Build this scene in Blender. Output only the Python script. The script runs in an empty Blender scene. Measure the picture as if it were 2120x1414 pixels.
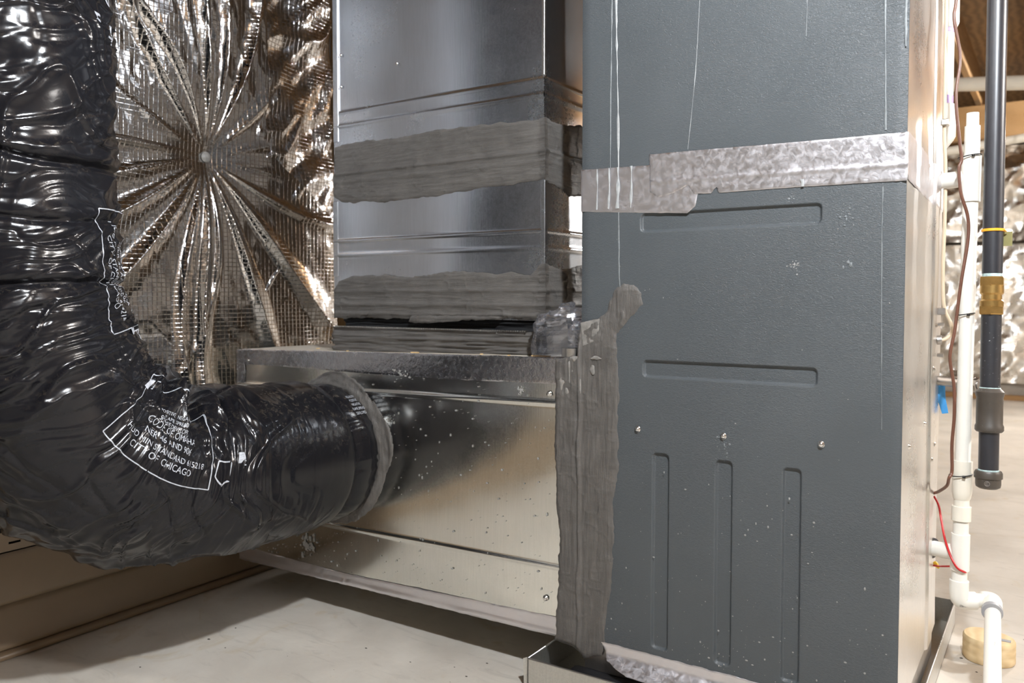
import bpy, math, random
import numpy as np
from mathutils import Vector, Matrix

random.seed(7)
RNG = np.random.RandomState(11)
S = bpy.context.scene
COL = S.collection
PI = math.pi

# ------------------------------------------------------------------ camera
cam_d = bpy.data.cameras.new('camera')
cam = bpy.data.objects.new('camera', cam_d)
COL.objects.link(cam)
cam.location = (0.248, -1.718, 0.949)
cam.rotation_euler = (math.radians(90 - 2.171), 0, math.radians(33.684))
cam_d.sensor_width = 36.0
cam_d.lens = 28.94
cam_d.shift_y = -0.01355
cam_d.clip_start = 0.02
cam_d.dof.use_dof = True
cam_d.dof.focus_distance = 1.85
cam_d.dof.aperture_fstop = 4.0
S.camera = cam

# ------------------------------------------------------------------ world / exposure
w = bpy.data.worlds.new('world')
S.world = w
w.use_nodes = True
w.node_tree.nodes['Background'].inputs[0].default_value = (0.8, 0.85, 1.0, 1)
w.node_tree.nodes['Background'].inputs[1].default_value = 0.02
S.view_settings.view_transform = 'Standard'
S.view_settings.look = 'None'
S.view_settings.gamma = 1.0
S.view_settings.use_curve_mapping = False
S.view_settings.exposure = 0.14
S.cycles.sample_clamp_indirect = 5.0
S.cycles.blur_glossy = 0.6

# bulbs hanging from the ceiling: (x, y, z, watts, colour)
BULBS = [
    (0.42, -1.25, 2.28, 300, (0.88, 0.94, 1.0)),
    (1.50, 5.20, 2.30, 430, (1.0, 0.97, 0.93)),
    (2.70, 0.90, 2.30, 340, (1.0, 0.97, 0.94)),
]

# ------------------------------------------------------------------ noise (numpy)
def _h(ix, iy, iz, seed):
    n = (ix.astype(np.int64) * 374761393 + iy.astype(np.int64) * 668265263 + iz.astype(np.int64) * 2147483647 % 1274126177 + seed * 974634533)
    n = (n ^ (n >> 13)) * 1274126177
    n = n & 0x7fffffff
    n = (n ^ (n >> 16)) & 0xffffff
    return n / float(0xffffff)

def vnoise(x, y, z=None, seed=0):
    """smooth value noise in -1..1"""
    x = np.asarray(x, float); y = np.asarray(y, float)
    x, y = np.broadcast_arrays(x, y)
    z = np.zeros_like(x) if z is None else np.broadcast_to(np.asarray(z, float), x.shape)
    ix, iy, iz = np.floor(x), np.floor(y), np.floor(z)
    fx, fy, fz = x - ix, y - iy, z - iz
    fx = fx * fx * fx * (fx * (fx * 6 - 15) + 10); fy = fy * fy * fy * (fy * (fy * 6 - 15) + 10); fz = fz * fz * (3 - 2 * fz)
    r = 0
    for a in (0, 1):
        for b in (0, 1):
            for c in (0, 1):
                wgt = (fx if a else 1 - fx) * (fy if b else 1 - fy) * (fz if c else 1 - fz)
                r = r + wgt * _h(ix + a, iy + b, iz + c, seed)
    return r * 2 - 1

def fbm(x, y, z=None, oct=4, seed=0):
    r = 0; a = 1.0; t = 0
    for i in range(oct):
        r = r + a * vnoise(np.asarray(x) * 2 ** i, np.asarray(y) * 2 ** i, None if z is None else np.asarray(z) * 2 ** i, seed + i * 17)
        t += a; a *= 0.5
    return r / t

def ridge(x, y, seed=0):
    return 1 - np.abs(vnoise(x, y, None, seed)) * 2     # -1..1, sharp crests at 1

def sstep(a, b, x):
    t = np.clip((np.asarray(x, float) - a) / (b - a), 0, 1)
    return t * t * (3 - 2 * t)

# ------------------------------------------------------------------ materials
def new_mat(name):
    m = bpy.data.materials.new(name); m.use_nodes = True
    nt = m.node_tree
    return m, nt, nt.nodes['Principled BSDF']

def N(nt, t, **kw):
    n = nt.nodes.new(t)
    for k, v in kw.items():
        if k.startswith('i_'):
            n.inputs[k[2:].replace('_', ' ')].default_value = v
        else:
            setattr(n, k, v)
    return n

def coords(nt, scale=(1, 1, 1), kind='Object', rot=(0, 0, 0)):
    tc = N(nt, 'ShaderNodeTexCoord'); mp = N(nt, 'ShaderNodeMapping')
    mp.inputs['Scale'].default_value = scale; mp.inputs['Rotation'].default_value = rot
    nt.links.new(tc.outputs[kind], mp.inputs['Vector'])
    return mp.outputs['Vector']

def noise(nt, vec, scale, detail=4, rough=.55, dist=0):
    n = N(nt, 'ShaderNodeTexNoise')
    n.inputs['Scale'].default_value = scale; n.inputs['Detail'].default_value = detail
    n.inputs['Roughness'].default_value = rough; n.inputs['Distortion'].default_value = dist
    nt.links.new(vec, n.inputs['Vector'])
    return n.outputs['Fac']

def ramp(nt, fac, stops):
    r = N(nt, 'ShaderNodeValToRGB')
    e = r.color_ramp.elements
    e[0].position, e[0].color = stops[0][0], (*stops[0][1], 1)
    e[1].position, e[1].color = stops[-1][0], (*stops[-1][1], 1)
    for p, c in stops[1:-1]:
        q = e.new(p); q.color = (*c, 1)
    nt.links.new(fac, r.inputs['Fac'])
    return r.outputs['Color']

def rng(nt, fac, a, b, c, d):
    r = N(nt, 'ShaderNodeMapRange')
    for i, v in enumerate((a, b, c, d)):
        r.inputs[i + 1].default_value = v
    nt.links.new(fac, r.inputs[0])
    return r.outputs[0]

def bump(nt, bs, h, strength=.3, dist=.002, normal=None):
    b = N(nt, 'ShaderNodeBump')
    b.inputs['Strength'].default_value = strength; b.inputs['Distance'].default_value = dist
    nt.links.new(h, b.inputs['Height'])
    if normal is not None:
        nt.links.new(normal, b.inputs['Normal'])
    nt.links.new(b.outputs['Normal'], bs.inputs['Normal'])
    return b.outputs['Normal']

def mixc(nt, fac, a, b, mode='MIX'):
    m = N(nt, 'ShaderNodeMix', data_type='RGBA', blend_type=mode)
    if isinstance(fac, float): m.inputs[0].default_value = fac
    else: nt.links.new(fac, m.inputs[0])
    for i, v in ((6, a), (7, b)):
        if isinstance(v, tuple): m.inputs[i].default_value = (*v, 1)
        else: nt.links.new(v, m.inputs[i])
    return m.outputs[2]

def mathn(nt, op, a, b=None):
    m = N(nt, 'ShaderNodeMath', operation=op)
    for i, v in enumerate((a, b)):
        if v is None: continue
        if isinstance(v, (int, float)): m.inputs[i].default_value = v
        else: nt.links.new(v, m.inputs[i])
    return m.outputs[0]

def plain(name, col, rough=.5, metal=0.0, var=.12, scale=30, bmp=.0, spec=.5):
    m, nt, bs = new_mat(name)
    v = coords(nt)
    f = noise(nt, v, scale, 5)
    c1 = tuple(x * (1 - var) for x in col); c2 = tuple(min(1, x * (1 + var)) for x in col)
    nt.links.new(ramp(nt, f, [(.3, c1), (.7, c2)]), bs.inputs['Base Color'])
    bs.inputs['Roughness'].default_value = rough; bs.inputs['Metallic'].default_value = metal
    bs.inputs['Specular IOR Level'].default_value = spec
    if bmp: bump(nt, bs, f, bmp, .002)
    return m

def galvanised(name, col=(.60, .62, .64), rough=(.2, .3), spangle=.10, streak=(1, 1, .06), wave=.10):
    m, nt, bs = new_mat(name)
    v = coords(nt)
    vo = N(nt, 'ShaderNodeTexVoronoi'); vo.inputs['Scale'].default_value = 330
    nt.links.new(v, vo.inputs['Vector'])
    sp = N(nt, 'ShaderNodeSeparateColor'); nt.links.new(vo.outputs['Color'], sp.inputs[0])
    f1 = noise(nt, v, 3.5, 5, .6)
    f2 = noise(nt, coords(nt, streak), 210, 3, .6)
    g = mathn(nt, 'ADD', mathn(nt, 'MULTIPLY', f1, .5), mathn(nt, 'ADD', mathn(nt, 'MULTIPLY', sp.outputs[0], spangle), mathn(nt, 'MULTIPLY', f2, .35)))
    nt.links.new(ramp(nt, g, [(.25, tuple(x * .80 for x in col)), (.70, col)]), bs.inputs['Base Color'])
    bs.inputs['Metallic'].default_value = 1.0
    r = rng(nt, f1, .3, .7, rough[0], rough[1])
    r = mathn(nt, 'ADD', r, mathn(nt, 'MULTIPLY', sp.outputs[0], .03))
    nt.links.new(r, bs.inputs['Roughness'])
    n1 = bump(nt, bs, f2, .045, .001)
    bump(nt, bs, noise(nt, v, 3, 2), wave, .02, n1)
    return m

M = {}
M['galv'] = galvanised('galvanised_steel', (.80, .83, .88), (.20, .27), .12)
M['galv_box'] = galvanised('galvanised_steel_worn', (.92, .92, .87), (.12, .17), .08)
M['galv_front'] = galvanised('galvanised_steel_bright', (.78, .76, .73), (.24, .34), .14)
M['galv_pan'] = galvanised('galvanised_steel_pan', (.68, .67, .63), (.40, .5), .2)
M['chrome'] = plain('zinc_screw', (.75, .74, .72), .25, 1.0, .1)
M['wire_steel'] = plain('dull_steel', (.42, .40, .38), .38, 1.0, .15)

def grey_paint():
    m, nt, bs = new_mat('grey_painted_steel')
    v = coords(nt, (1, 1, 1))
    f = noise(nt, v, 3.0, 5, .6)
    c = ramp(nt, f, [(.3, (.066, .075, .081)), (.7, (.078, .087, .093))])
    # rubbed dust and scuffs with their own shapes
    sc = noise(nt, coords(nt, (1, 1, .15)), 26, 6, .75, .6)
    sc2 = N(nt, 'ShaderNodeSeparateColor'); nt.links.new(ramp(nt, sc, [(.66, (0, 0, 0)), (.80, (1, 1, 1))]), sc2.inputs[0])
    c = mixc(nt, mathn(nt, 'MULTIPLY', sc2.outputs[0], .10), c, (.35, .36, .36))
    nt.links.new(c, bs.inputs['Base Color'])
    nt.links.new(rng(nt, f, .3, .7, .40, .52), bs.inputs['Roughness'])
    # leather-like embossed coating
    lv = coords(nt, (1, 1, 2.2), rot=(0, .25, 0))
    l1 = noise(nt, lv, 130, 3, .6, 1.8)
    l2 = noise(nt, v, 420, 2, .5, .5)
    h = mathn(nt, 'ADD', l1, mathn(nt, 'MULTIPLY', l2, .3))
    msk = rng(nt, noise(nt, v, 2.2, 2), .35, .6, .25, 1.0)
    bump(nt, bs, mathn(nt, 'MULTIPLY', h, msk), .85, .0022)
    return m
M['grey'] = grey_paint()

def mastic_mat(name, stretch):
    m, nt, bs = new_mat(name)
    v = coords(nt)
    f = noise(nt, v, 18, 6, .65)
    st = noise(nt, coords(nt, stretch), 150, 4, .65, .3)
    g = mathn(nt, 'ADD', mathn(nt, 'MULTIPLY', f, .6), mathn(nt, 'MULTIPLY', st, .4))
    c = ramp(nt, g, [(.30, (.074, .068, .063)), (.5, (.106, .098, .090)), (.72, (.145, .134, .122))])
    f2 = noise(nt, v, 60, 5, .7, 1.0)
    s2 = N(nt, 'ShaderNodeSeparateColor'); nt.links.new(ramp(nt, f2, [(.64, (0, 0, 0)), (.76, (1, 1, 1))]), s2.inputs[0])
    c = mixc(nt, mathn(nt, 'MULTIPLY', s2.outputs[0], .30), c, (.36, .33, .28))
    nt.links.new(c, bs.inputs['Base Color'])
    nt.links.new(rng(nt, f, .3, .7, .34, .55), bs.inputs['Roughness'])
    n1 = bump(nt, bs, st, .55, .004)
    bump(nt, bs, noise(nt, v, 240, 4, .6, .6), .4, .0018, n1)
    return m
M['mastic'] = mastic_mat('grey_mastic', (.10, .10, 1))
M['mastic_v'] = mastic_mat('grey_mastic_upright', (1, 1, .10))
M['splat'] = plain('dried_mastic_splatter', (.30, .295, .28), .6, 0, .2, 200)
M['scrap'] = plain('pale_smeared_tape', (.23, .218, .20), .5, 0, .3, 60, .3)
M['drip'] = plain('dried_white_drip', (.36, .37, .37), .5, 0, .15, 120)
M['stud_pale'] = plain('white_smear', (.18, .195, .20), .5, 0, .2, 150)

def foil(name, col=(.80, .79, .77), rough=.12, grid=.0, crinkle=.25, scale=40, gax=('Y', 'Z'), lum=1.0):
    m, nt, bs = new_mat(name)
    tc = N(nt, 'ShaderNodeTexCoord')
    v = coords(nt)
    bs.inputs['Metallic'].default_value = 1.0
    f = noise(nt, v, scale, 4, .6, .6)
    nt.links.new(ramp(nt, noise(nt, v, 6, 4), [(.3, tuple(x * .88 for x in col)), (.7, col)]), bs.inputs['Base Color'])
    nt.links.new(rng(nt, f, .3, .7, rough * .8, rough * 1.4), bs.inputs['Roughness'])
    nrm = bump(nt, bs, f, crinkle, .004)
    if grid:
        sp = N(nt, 'ShaderNodeSeparateXYZ'); nt.links.new(tc.outputs['UV'], sp.inputs[0])
        hs = []
        for ax in ('X', 'Y'):
            a = mathn(nt, 'MULTIPLY', sp.outputs[ax], 1.0)
            a = mathn(nt, 'FRACT', a)
            a = mathn(nt, 'ABSOLUTE', mathn(nt, 'SUBTRACT', a, .5))
            hs.append(rng(nt, a, .0, .11, 1, 0))
        h = mathn(nt, 'MAXIMUM', hs[0], hs[1])
        h = mathn(nt, 'MULTIPLY', h, rng(nt, noise(nt, v, 120, 2), .35, .65, .3, 1.0))
        bump(nt, bs, h, grid, .0022, nrm)
    return m
M['foil'] = foil('foil_facing', (.74, .73, .72), .11, .32, .05, 22)
M['foil2'] = foil('foil_facing_crinkled', (.76, .77, .79), .13, .45, .22, 30)
M['foil_reflector'] = foil('foil_reflector_dull', (.86, .89, .94), .45, .2, .3, 20)  # pale facing for the hidden sheet that reflects into the tall duct
M['foil_far'] = foil('foil_facing_far', (.86, .84, .80), .28, .5, .5, 12)
M['tape'] = foil('foil_tape', (.84, .82, .85), .36, 0, .14, 70)
M['tape_dirty'] = foil('foil_tape_dusty', (.62, .62, .65), .22, 0, .2, 90)

def black_film():
    m, nt, bs = new_mat('black_plastic_film')
    v = coords(nt)
    f = noise(nt, v, 9, 6, .65)
    d = noise(nt, v, 70, 6, .75, .5)
    dd = mathn(nt, 'MULTIPLY', rng(nt, d, .52, .74, 0, 1), rng(nt, f, .42, .62, .0, .9))
    geo = N(nt, 'ShaderNodeNewGeometry'); sx = N(nt, 'ShaderNodeSeparateXYZ'); nt.links.new(geo.outputs['Normal'], sx.inputs[0])
    up = rng(nt, sx.outputs['Z'], .1, .9, .05, .9)            # dust settles on what faces up
    dd = mathn(nt, 'MULTIPLY', dd, up)
    c = mixc(nt, dd, (.0085, .0085, .0105), (.16, .13, .09))
    nt.links.new(c, bs.inputs['Base Color'])
    bs.inputs['Specular IOR Level'].default_value = .31
    nt.links.new(mathn(nt, 'ADD', rng(nt, f, .3, .7, .15, .24), mathn(nt, 'MULTIPLY', dd, .35)), bs.inputs['Roughness'])
    n1 = bump(nt, bs, noise(nt, v, 40, 2, .5, 1.0), .05, .006)
    bump(nt, bs, noise(nt, v, 260, 3, .6, .6), .04, .002, n1)
    return m
M['film'] = black_film()
M['print'] = plain('white_print', (.42, .44, .48), .45, 0, .25, 120)
M['rubber'] = plain('black_rubber', (.012, .012, .014), .42, 0, .2, 60, .2)
M['canvas'] = plain('black_connector_fabric', (.008, .008, .009), .7, 0, .3, 200, .4)

def concrete(name, c1, c2, stain, rough=.65, sc=3.0):
    m, nt, bs = new_mat(name)
    v = coords(nt)
    f = noise(nt, v, sc, 8, .62, .4)
    c = ramp(nt, f, [(.34, c1), (.66, c2)])
    st = noise(nt, v, sc * 1.9, 5, .6, 1.2)
    s2 = N(nt, 'ShaderNodeSeparateColor'); nt.links.new(ramp(nt, st, [(.60, (0, 0, 0)), (.74, (1, 1, 1))]), s2.inputs[0])
    c = mixc(nt, mathn(nt, 'MULTIPLY', s2.outputs[0], .6), c, stain)
    sw = noise(nt, coords(nt, (1, 3.5, 1), rot=(0, 0, .6)), 5, 7, .65, 1.5)
    s3 = N(nt, 'ShaderNodeSeparateColor'); nt.links.new(ramp(nt, sw, [(.56, (0, 0, 0)), (.72, (1, 1, 1))]), s3.inputs[0])
    c = mixc(nt, mathn(nt, 'MULTIPLY', s3.outputs[0], .5), c, tuple(x * .72 for x in c1))
    sp = noise(nt, v, 190, 2, .5)
    s4 = N(nt, 'ShaderNodeSeparateColor'); nt.links.new(ramp(nt, sp, [(.74, (0, 0, 0)), (.78, (1, 1, 1))]), s4.inputs[0])
    c = mixc(nt, mathn(nt, 'MULTIPLY', s4.outputs[0], .5), c, (.10, .085, .07))
    nt.links.new(c, bs.inputs['Base Color'])
    nt.links.new(rng(nt, f, .3, .7, rough * .8, rough), bs.inputs['Roughness'])
    bump(nt, bs, noise(nt, v, 90, 6, .7), .12, .003)
    return m
M['floor'] = concrete('concrete_floor', (.46, .42, .365), (.60, .555, .49), (.46, .36, .22), .55)
M['wall'] = concrete('concrete_wall', (.40, .36, .31), (.50, .46, .40), (.36, .32, .26), .85, 5)
M['dusttop'] = concrete('dusty_sheet_metal_top', (.42, .37, .30), (.56, .50, .42), (.48, .36, .22), .8, 14)

def wood(name, c1, c2, scale=(1, 1, 1), gs=14, rough=.65):
    m, nt, bs = new_mat(name)
    v = coords(nt, scale)
    f = noise(nt, v, gs, 6, .6, 1.5)
    wv = N(nt, 'ShaderNodeTexWave'); wv.inputs['Scale'].default_value = gs * .8; wv.inputs['Distortion'].default_value = 6; wv.inputs['Detail'].default_value = 3
    nt.links.new(v, wv.inputs['Vector'])
    g = mathn(nt, 'MULTIPLY', mathn(nt, 'ADD', f, wv.outputs['Fac']), .5)
    nt.links.new(ramp(nt, g, [(.25, c1), (.75, c2)]), bs.inputs['Base Color'])
    bs.inputs['Roughness'].default_value = rough
    bump(nt, bs, g, .15, .002)
    return m
M['joist'] = wood('joist_lumber', (.23, .125, .045), (.36, .21, .085), (6, .5, 6))
M['stud'] = wood('stud_lumber', (.28, .15, .055), (.42, .25, .11), (6, 6, .5))
M['osb'] = wood('subfloor_board', (.16, .09, .035), (.27, .16, .07), (1, 1, 1), 7)
M['brown_wall'] = wood('wood_panel_wall', (.10, .075, .052), (.18, .14, .10), (3, 3, .5), 5)
M['added_ply'] = wood('added_wall_plywood', (.19, .125, .075), (.28, .19, .12), (3, 3, .5), 6)  # brown of the added wall, seen only as a reflection
M['block'] = wood('pale_block_wood', (.60, .44, .24), (.70, .54, .32), (1, 1, 3), 14, .7)
M['chip'] = plain('wood_chip', (.62, .42, .20), .7, 0, .2, 80)
M['siding'] = plain('tan_vinyl', (.235, .175, .115), .42, 0, .05, 8)
M['slot_dark'] = plain('slot_shadow_gap', (.02, .018, .015), .8)
M['pvc'] = plain('white_pvc', (.72, .70, .64), .32, 0, .04, 10)
M['pvc_fit'] = plain('cream_pvc_fitting', (.70, .66, .57), .36, 0, .04, 10)
M['primer'] = plain('purple_primer', (.45, .33, .62), .4, 0, .15, 60)
M['brown_wire'] = plain('brown_cable_jacket', (.115, .050, .032), .34, 0, .12, 20)
M['tan_wire'] = plain('tan_cable_jacket', (.52, .42, .30), .45, 0, .06, 20)
M['red_wire'] = plain('red_wire_jacket', (.42, .012, .014), .35, 0, .1, 20)
M['yellow'] = plain('yellow_connector', (.75, .48, .03), .4, 0, .1, 20)
M['orange'] = plain('orange_band', (.95, .36, .02), .4, 0, .08, 20)
M['tag'] = plain('olive_tag', (.20, .18, .06), .5, 0, .15, 30)
M['bluetape'] = plain('blue_tape', (.05, .28, .62), .55, 0, .08, 20)
M['tie'] = plain('black_cable_tie', (.012, .012, .012), .4)
M['label_grey'] = plain('grey_label', (.30, .30, .31), .5)
M['ink'] = plain('black_ink', (.03, .03, .035), .6)

def iron(name, col, rough, dope=.0):
    m, nt, bs = new_mat(name)
    v = coords(nt)
    f = noise(nt, v, 40, 5, .6)
    c = ramp(nt, f, [(.3, tuple(x * .75 for x in col)), (.7, col)])
    if dope:
        sp = noise(nt, v, 170, 3, .6)
        s = N(nt, 'ShaderNodeSeparateColor'); nt.links.new(ramp(nt, sp, [(.68, (0, 0, 0)), (.72, (1, 1, 1))]), s.inputs[0])
        c = mixc(nt, mathn(nt, 'MULTIPLY', s.outputs[0], dope), c, (.55, .62, .62))
    nt.links.new(c, bs.inputs['Base Color'])
    bs.inputs['Roughness'].default_value = rough
    bs.inputs['Specular IOR Level'].default_value = .7
    bump(nt, bs, f, .1, .001)
    return m
M['iron'] = iron('black_iron', (.020, .021, .027), .36)
M['iron_dope'] = iron('black_iron_doped', (.020, .021, .026), .38, .6)
M['cast'] = iron('cast_iron', (.052, .042, .033), .45, .25)
M['dope'] = plain('pipe_dope', (.38, .50, .50), .6, 0, .3, 150)
M['brass'] = plain('brass', (.46, .29, .10), .34, .9, .2, 40)
M['porcelain'] = plain('porcelain', (.75, .74, .70), .3)

def bag_mat():
    m = bpy.data.materials.new('clear_plastic_film'); m.use_nodes = True
    nt = m.node_tree; nt.nodes.clear()
    out = N(nt, 'ShaderNodeOutputMaterial')
    tr = N(nt, 'ShaderNodeBsdfTransparent'); tr.inputs[0].default_value = (.86, .87, .9, 1)
    gl = N(nt, 'ShaderNodeBsdfGlossy'); gl.inputs['Roughness'].default_value = .12; gl.inputs['Color'].default_value = (.9, .92, .98, 1)
    df = N(nt, 'ShaderNodeBsdfDiffuse'); df.inputs[0].default_value = (.55, .57, .62, 1)
    fr = N(nt, 'ShaderNodeFresnel'); fr.inputs[0].default_value = 1.5
    v = coords(nt)
    nz = noise(nt, v, 70, 4, .6, 1.0)
    b = N(nt, 'ShaderNodeBump'); b.inputs['Strength'].default_value = .25; b.inputs['Distance'].default_value = .006
    nt.links.new(nz, b.inputs['Height'])
    for n in (gl, fr): nt.links.new(b.outputs[0], n.inputs['Normal'])
    m1 = N(nt, 'ShaderNodeMixShader'); m1.inputs[0].default_value = .05
    nt.links.new(tr.outputs[0], m1.inputs[1]); nt.links.new(df.outputs[0], m1.inputs[2])
    m2 = N(nt, 'ShaderNodeMixShader')
    nt.links.new(mathn(nt, 'ADD', mathn(nt, 'MULTIPLY', fr.outputs[0], 1.6), .12), m2.inputs[0])
    nt.links.new(m1.outputs[0], m2.inputs[1]); nt.links.new(gl.outputs[0], m2.inputs[2])
    nt.links.new(m2.outputs[0], out.inputs[0])
    return m
M['bag'] = bag_mat()

# ------------------------------------------------------------------ object helpers
def empty(name, loc):
    o = bpy.data.objects.new(name, None); COL.objects.link(o); o.location = loc; o.empty_display_size = .05
    return o

def tag(o, label, cat, group=None):
    o['label'] = label; o['category'] = cat
    if group: o['group'] = group
    return o

def mk(name, verts, faces, mat, parent=None, smooth=False, uv=None, kind=None):
    """link one mesh; verts in world space, parent keeps them there"""
    me = bpy.data.meshes.new(name)
    verts = np.asarray(verts, float)
    me.from_pydata([tuple(v) for v in verts], [], [tuple(int(i) for i in f) for f in faces])
    me.update()
    if smooth: me.polygons.foreach_set('use_smooth', [True] * len(me.polygons))
    if uv is not None:
        l = me.uv_layers.new(name='UVMap')
        idx = np.zeros(len(me.loops), dtype=np.int32); me.loops.foreach_get('vertex_index', idx)
        l.data.foreach_set('uv', np.asarray(uv, float)[idx].ravel())
    o = bpy.data.objects.new(name, me); COL.objects.link(o)
    if mat: me.materials.append(M[mat])
    if parent is not None:
        o.parent = parent
        loc = Vector((0, 0, 0)); p = parent
        while p is not None:
            loc += p.location; p = p.parent
        o.location = -loc if parent.parent is None else (0, 0, 0)
        if parent.parent is not None: o.location = -loc
    if kind: o['kind'] = kind
    return o

class MB:
    def __init__(s): s.v = []; s.f = []
    def add(s, V, F):
        n = len(s.v); s.v += [tuple(x) for x in V]; s.f += [tuple(i + n for i in f) for f in F]; return s
    def box(s, a, b, bev=0.0):
        (x0, y0, z0), (x1, y1, z1) = a, b
        if bev <= 0:
            V = [(x0, y0, z0), (x1, y0, z0), (x1, y1, z0), (x0, y1, z0), (x0, y0, z1), (x1, y0, z1), (x1, y1, z1), (x0, y1, z1)]
            F = [(0, 3, 2, 1), (4, 5, 6, 7), (0, 1, 5, 4), (1, 2, 6, 5), (2, 3, 7, 6), (3, 0, 4, 7)]
            return s.add(V, F)
        e = bev
        V = []
        for z, k in ((z0, e), (z0 + e, 0), (z1 - e, 0), (z1, e)):
            q = e if k == 0 else e
            xa, xb, ya, yb = x0 + k, x1 - k, y0 + k, y1 - k
            V += [(xa + e, ya, z), (xb - e, ya, z), (xb, ya + e, z), (xb, yb - e, z), (xb - e, yb, z), (xa + e, yb, z), (xa, yb - e, z), (xa, ya + e, z)]
        F = [tuple(range(7, -1, -1)), tuple(range(24, 32))]
        for r in range(3):
            for i in range(8):
                j = (i + 1) % 8
                F.append((r * 8 + i, r * 8 + j, r * 8 + 8 + j, r * 8 + 8 + i))
        return s.add(V, F)
    def lathe(s, prof, base=(0, 0, 0), axis=(0, 0, 1), seg=24, cap=True):
        """prof: list of (r, h) along axis from base"""
        ax = Vector(axis).normalized()
        t = Vector((1, 0, 0)) if abs(ax.x) < .9 else Vector((0, 1, 0))
        u = ax.cross(t).normalized(); q = ax.cross(u)
        b = Vector(base); V = []; F = []
        for r, h in prof:
            for i in range(seg):
                a = 2 * PI * i / seg
                V.append(b + ax * h + (u * math.cos(a) + q * math.sin(a)) * r)
        for k in range(len(prof) - 1):
            for i in range(seg):
                j = (i + 1) % seg
                F.append((k * seg + i, k * seg + j, (k + 1) * seg + j, (k + 1) * seg + i))
        if cap:
            F.append(tuple(range(seg - 1, -1, -1))); F.append(tuple(range((len(prof) - 1) * seg, len(prof) * seg)))
        return s.add(V, F)
    def tube(s, pts, r, seg=14, sub=8, cap=True):
        P = spline(pts, sub); T = np.gradient(P, axis=0); T /= np.linalg.norm(T, axis=1)[:, None]
        ref = np.array([0.3, 0.9, .2]); V = []; F = []
        rr = r if callable(r) else (lambda t: r)
        for i in range(len(P)):
            u = np.cross(T[i], ref if i == 0 else ref); u /= np.linalg.norm(u); q = np.cross(T[i], u)
            ref = np.cross(u, T[i]) * -1 if False else ref
            ra = rr(i / (len(P) - 1))
            for k in range(seg):
                a = 2 * PI * k / seg
                V.append(P[i] + (u * math.cos(a) + q * math.sin(a)) * ra)
        for i in range(len(P) - 1):
            for k in range(seg):
                j = (k + 1) % seg
                F.append((i * seg + k, i * seg + j, (i + 1) * seg + j, (i + 1) * seg + k))
        if cap:
            F.append(tuple(range(seg - 1, -1, -1))); F.append(tuple(range((len(P) - 1) * seg, len(P) * seg)))
        return s.add(V, F)
    def build(s, name, mat, parent=None, smooth=False, kind=None):
        o = mk(name, s.v, s.f, mat, parent, smooth, None, kind)
        if smooth == 'auto':
            pass
        return o

def spline(pts, sub=8):
    pts = np.array(pts, float); n = len(pts)
    if n == 2: return np.array([pts[0] + (pts[1] - pts[0]) * t for t in np.linspace(0, 1, 3)])
    out = []
    for i in range(n - 1):
        p0 = pts[max(i - 1, 0)]; p1 = pts[i]; p2 = pts[i + 1]; p3 = pts[min(i + 2, n - 1)]
        for t in np.linspace(0, 1, sub, endpoint=False):
            out.append(.5 * ((2 * p1) + (-p0 + p2) * t + (2 * p0 - 5 * p1 + 4 * p2 - p3) * t * t + (-p0 + 3 * p1 - 3 * p2 + p3) * t ** 3))
    out.append(pts[-1])
    return np.array(out)

def autosmooth(o, ang=40):
    me = o.data
    me.polygons.foreach_set('use_smooth', [True] * len(me.polygons))
    me.update()
    try: me.set_sharp_from_angle(angle=math.radians(ang))
    except Exception: pass
    return o

def grid_faces(nu, nv):
    i = np.arange(nu - 1)[:, None] * nv + np.arange(nv - 1)[None, :]
    i = i.ravel()
    return np.stack([i, i + nv, i + nv + 1, i + 1], 1)

def poly_sd(pu, pv, poly):
    """signed distance, positive inside"""
    P = np.array(poly, float); Q = np.roll(P, -1, axis=0)
    d2 = np.full(pu.shape, 1e9); ins = np.zeros(pu.shape, bool)
    for (ax, ay), (bx, by) in zip(P, Q):
        ex, ey = bx - ax, by - ay
        t = np.clip(((pu - ax) * ex + (pv - ay) * ey) / (ex * ex + ey * ey + 1e-12), 0, 1)
        d2 = np.minimum(d2, (pu - ax - t * ex) ** 2 + (pv - ay - t * ey) ** 2)
        c = ((ay > pv) != (by > pv)) & (pu < (bx - ax) * (pv - ay) / (by - ay + 1e-15) + ax)
        ins ^= c
    d = np.sqrt(d2)
    return np.where(ins, d, -d)

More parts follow.
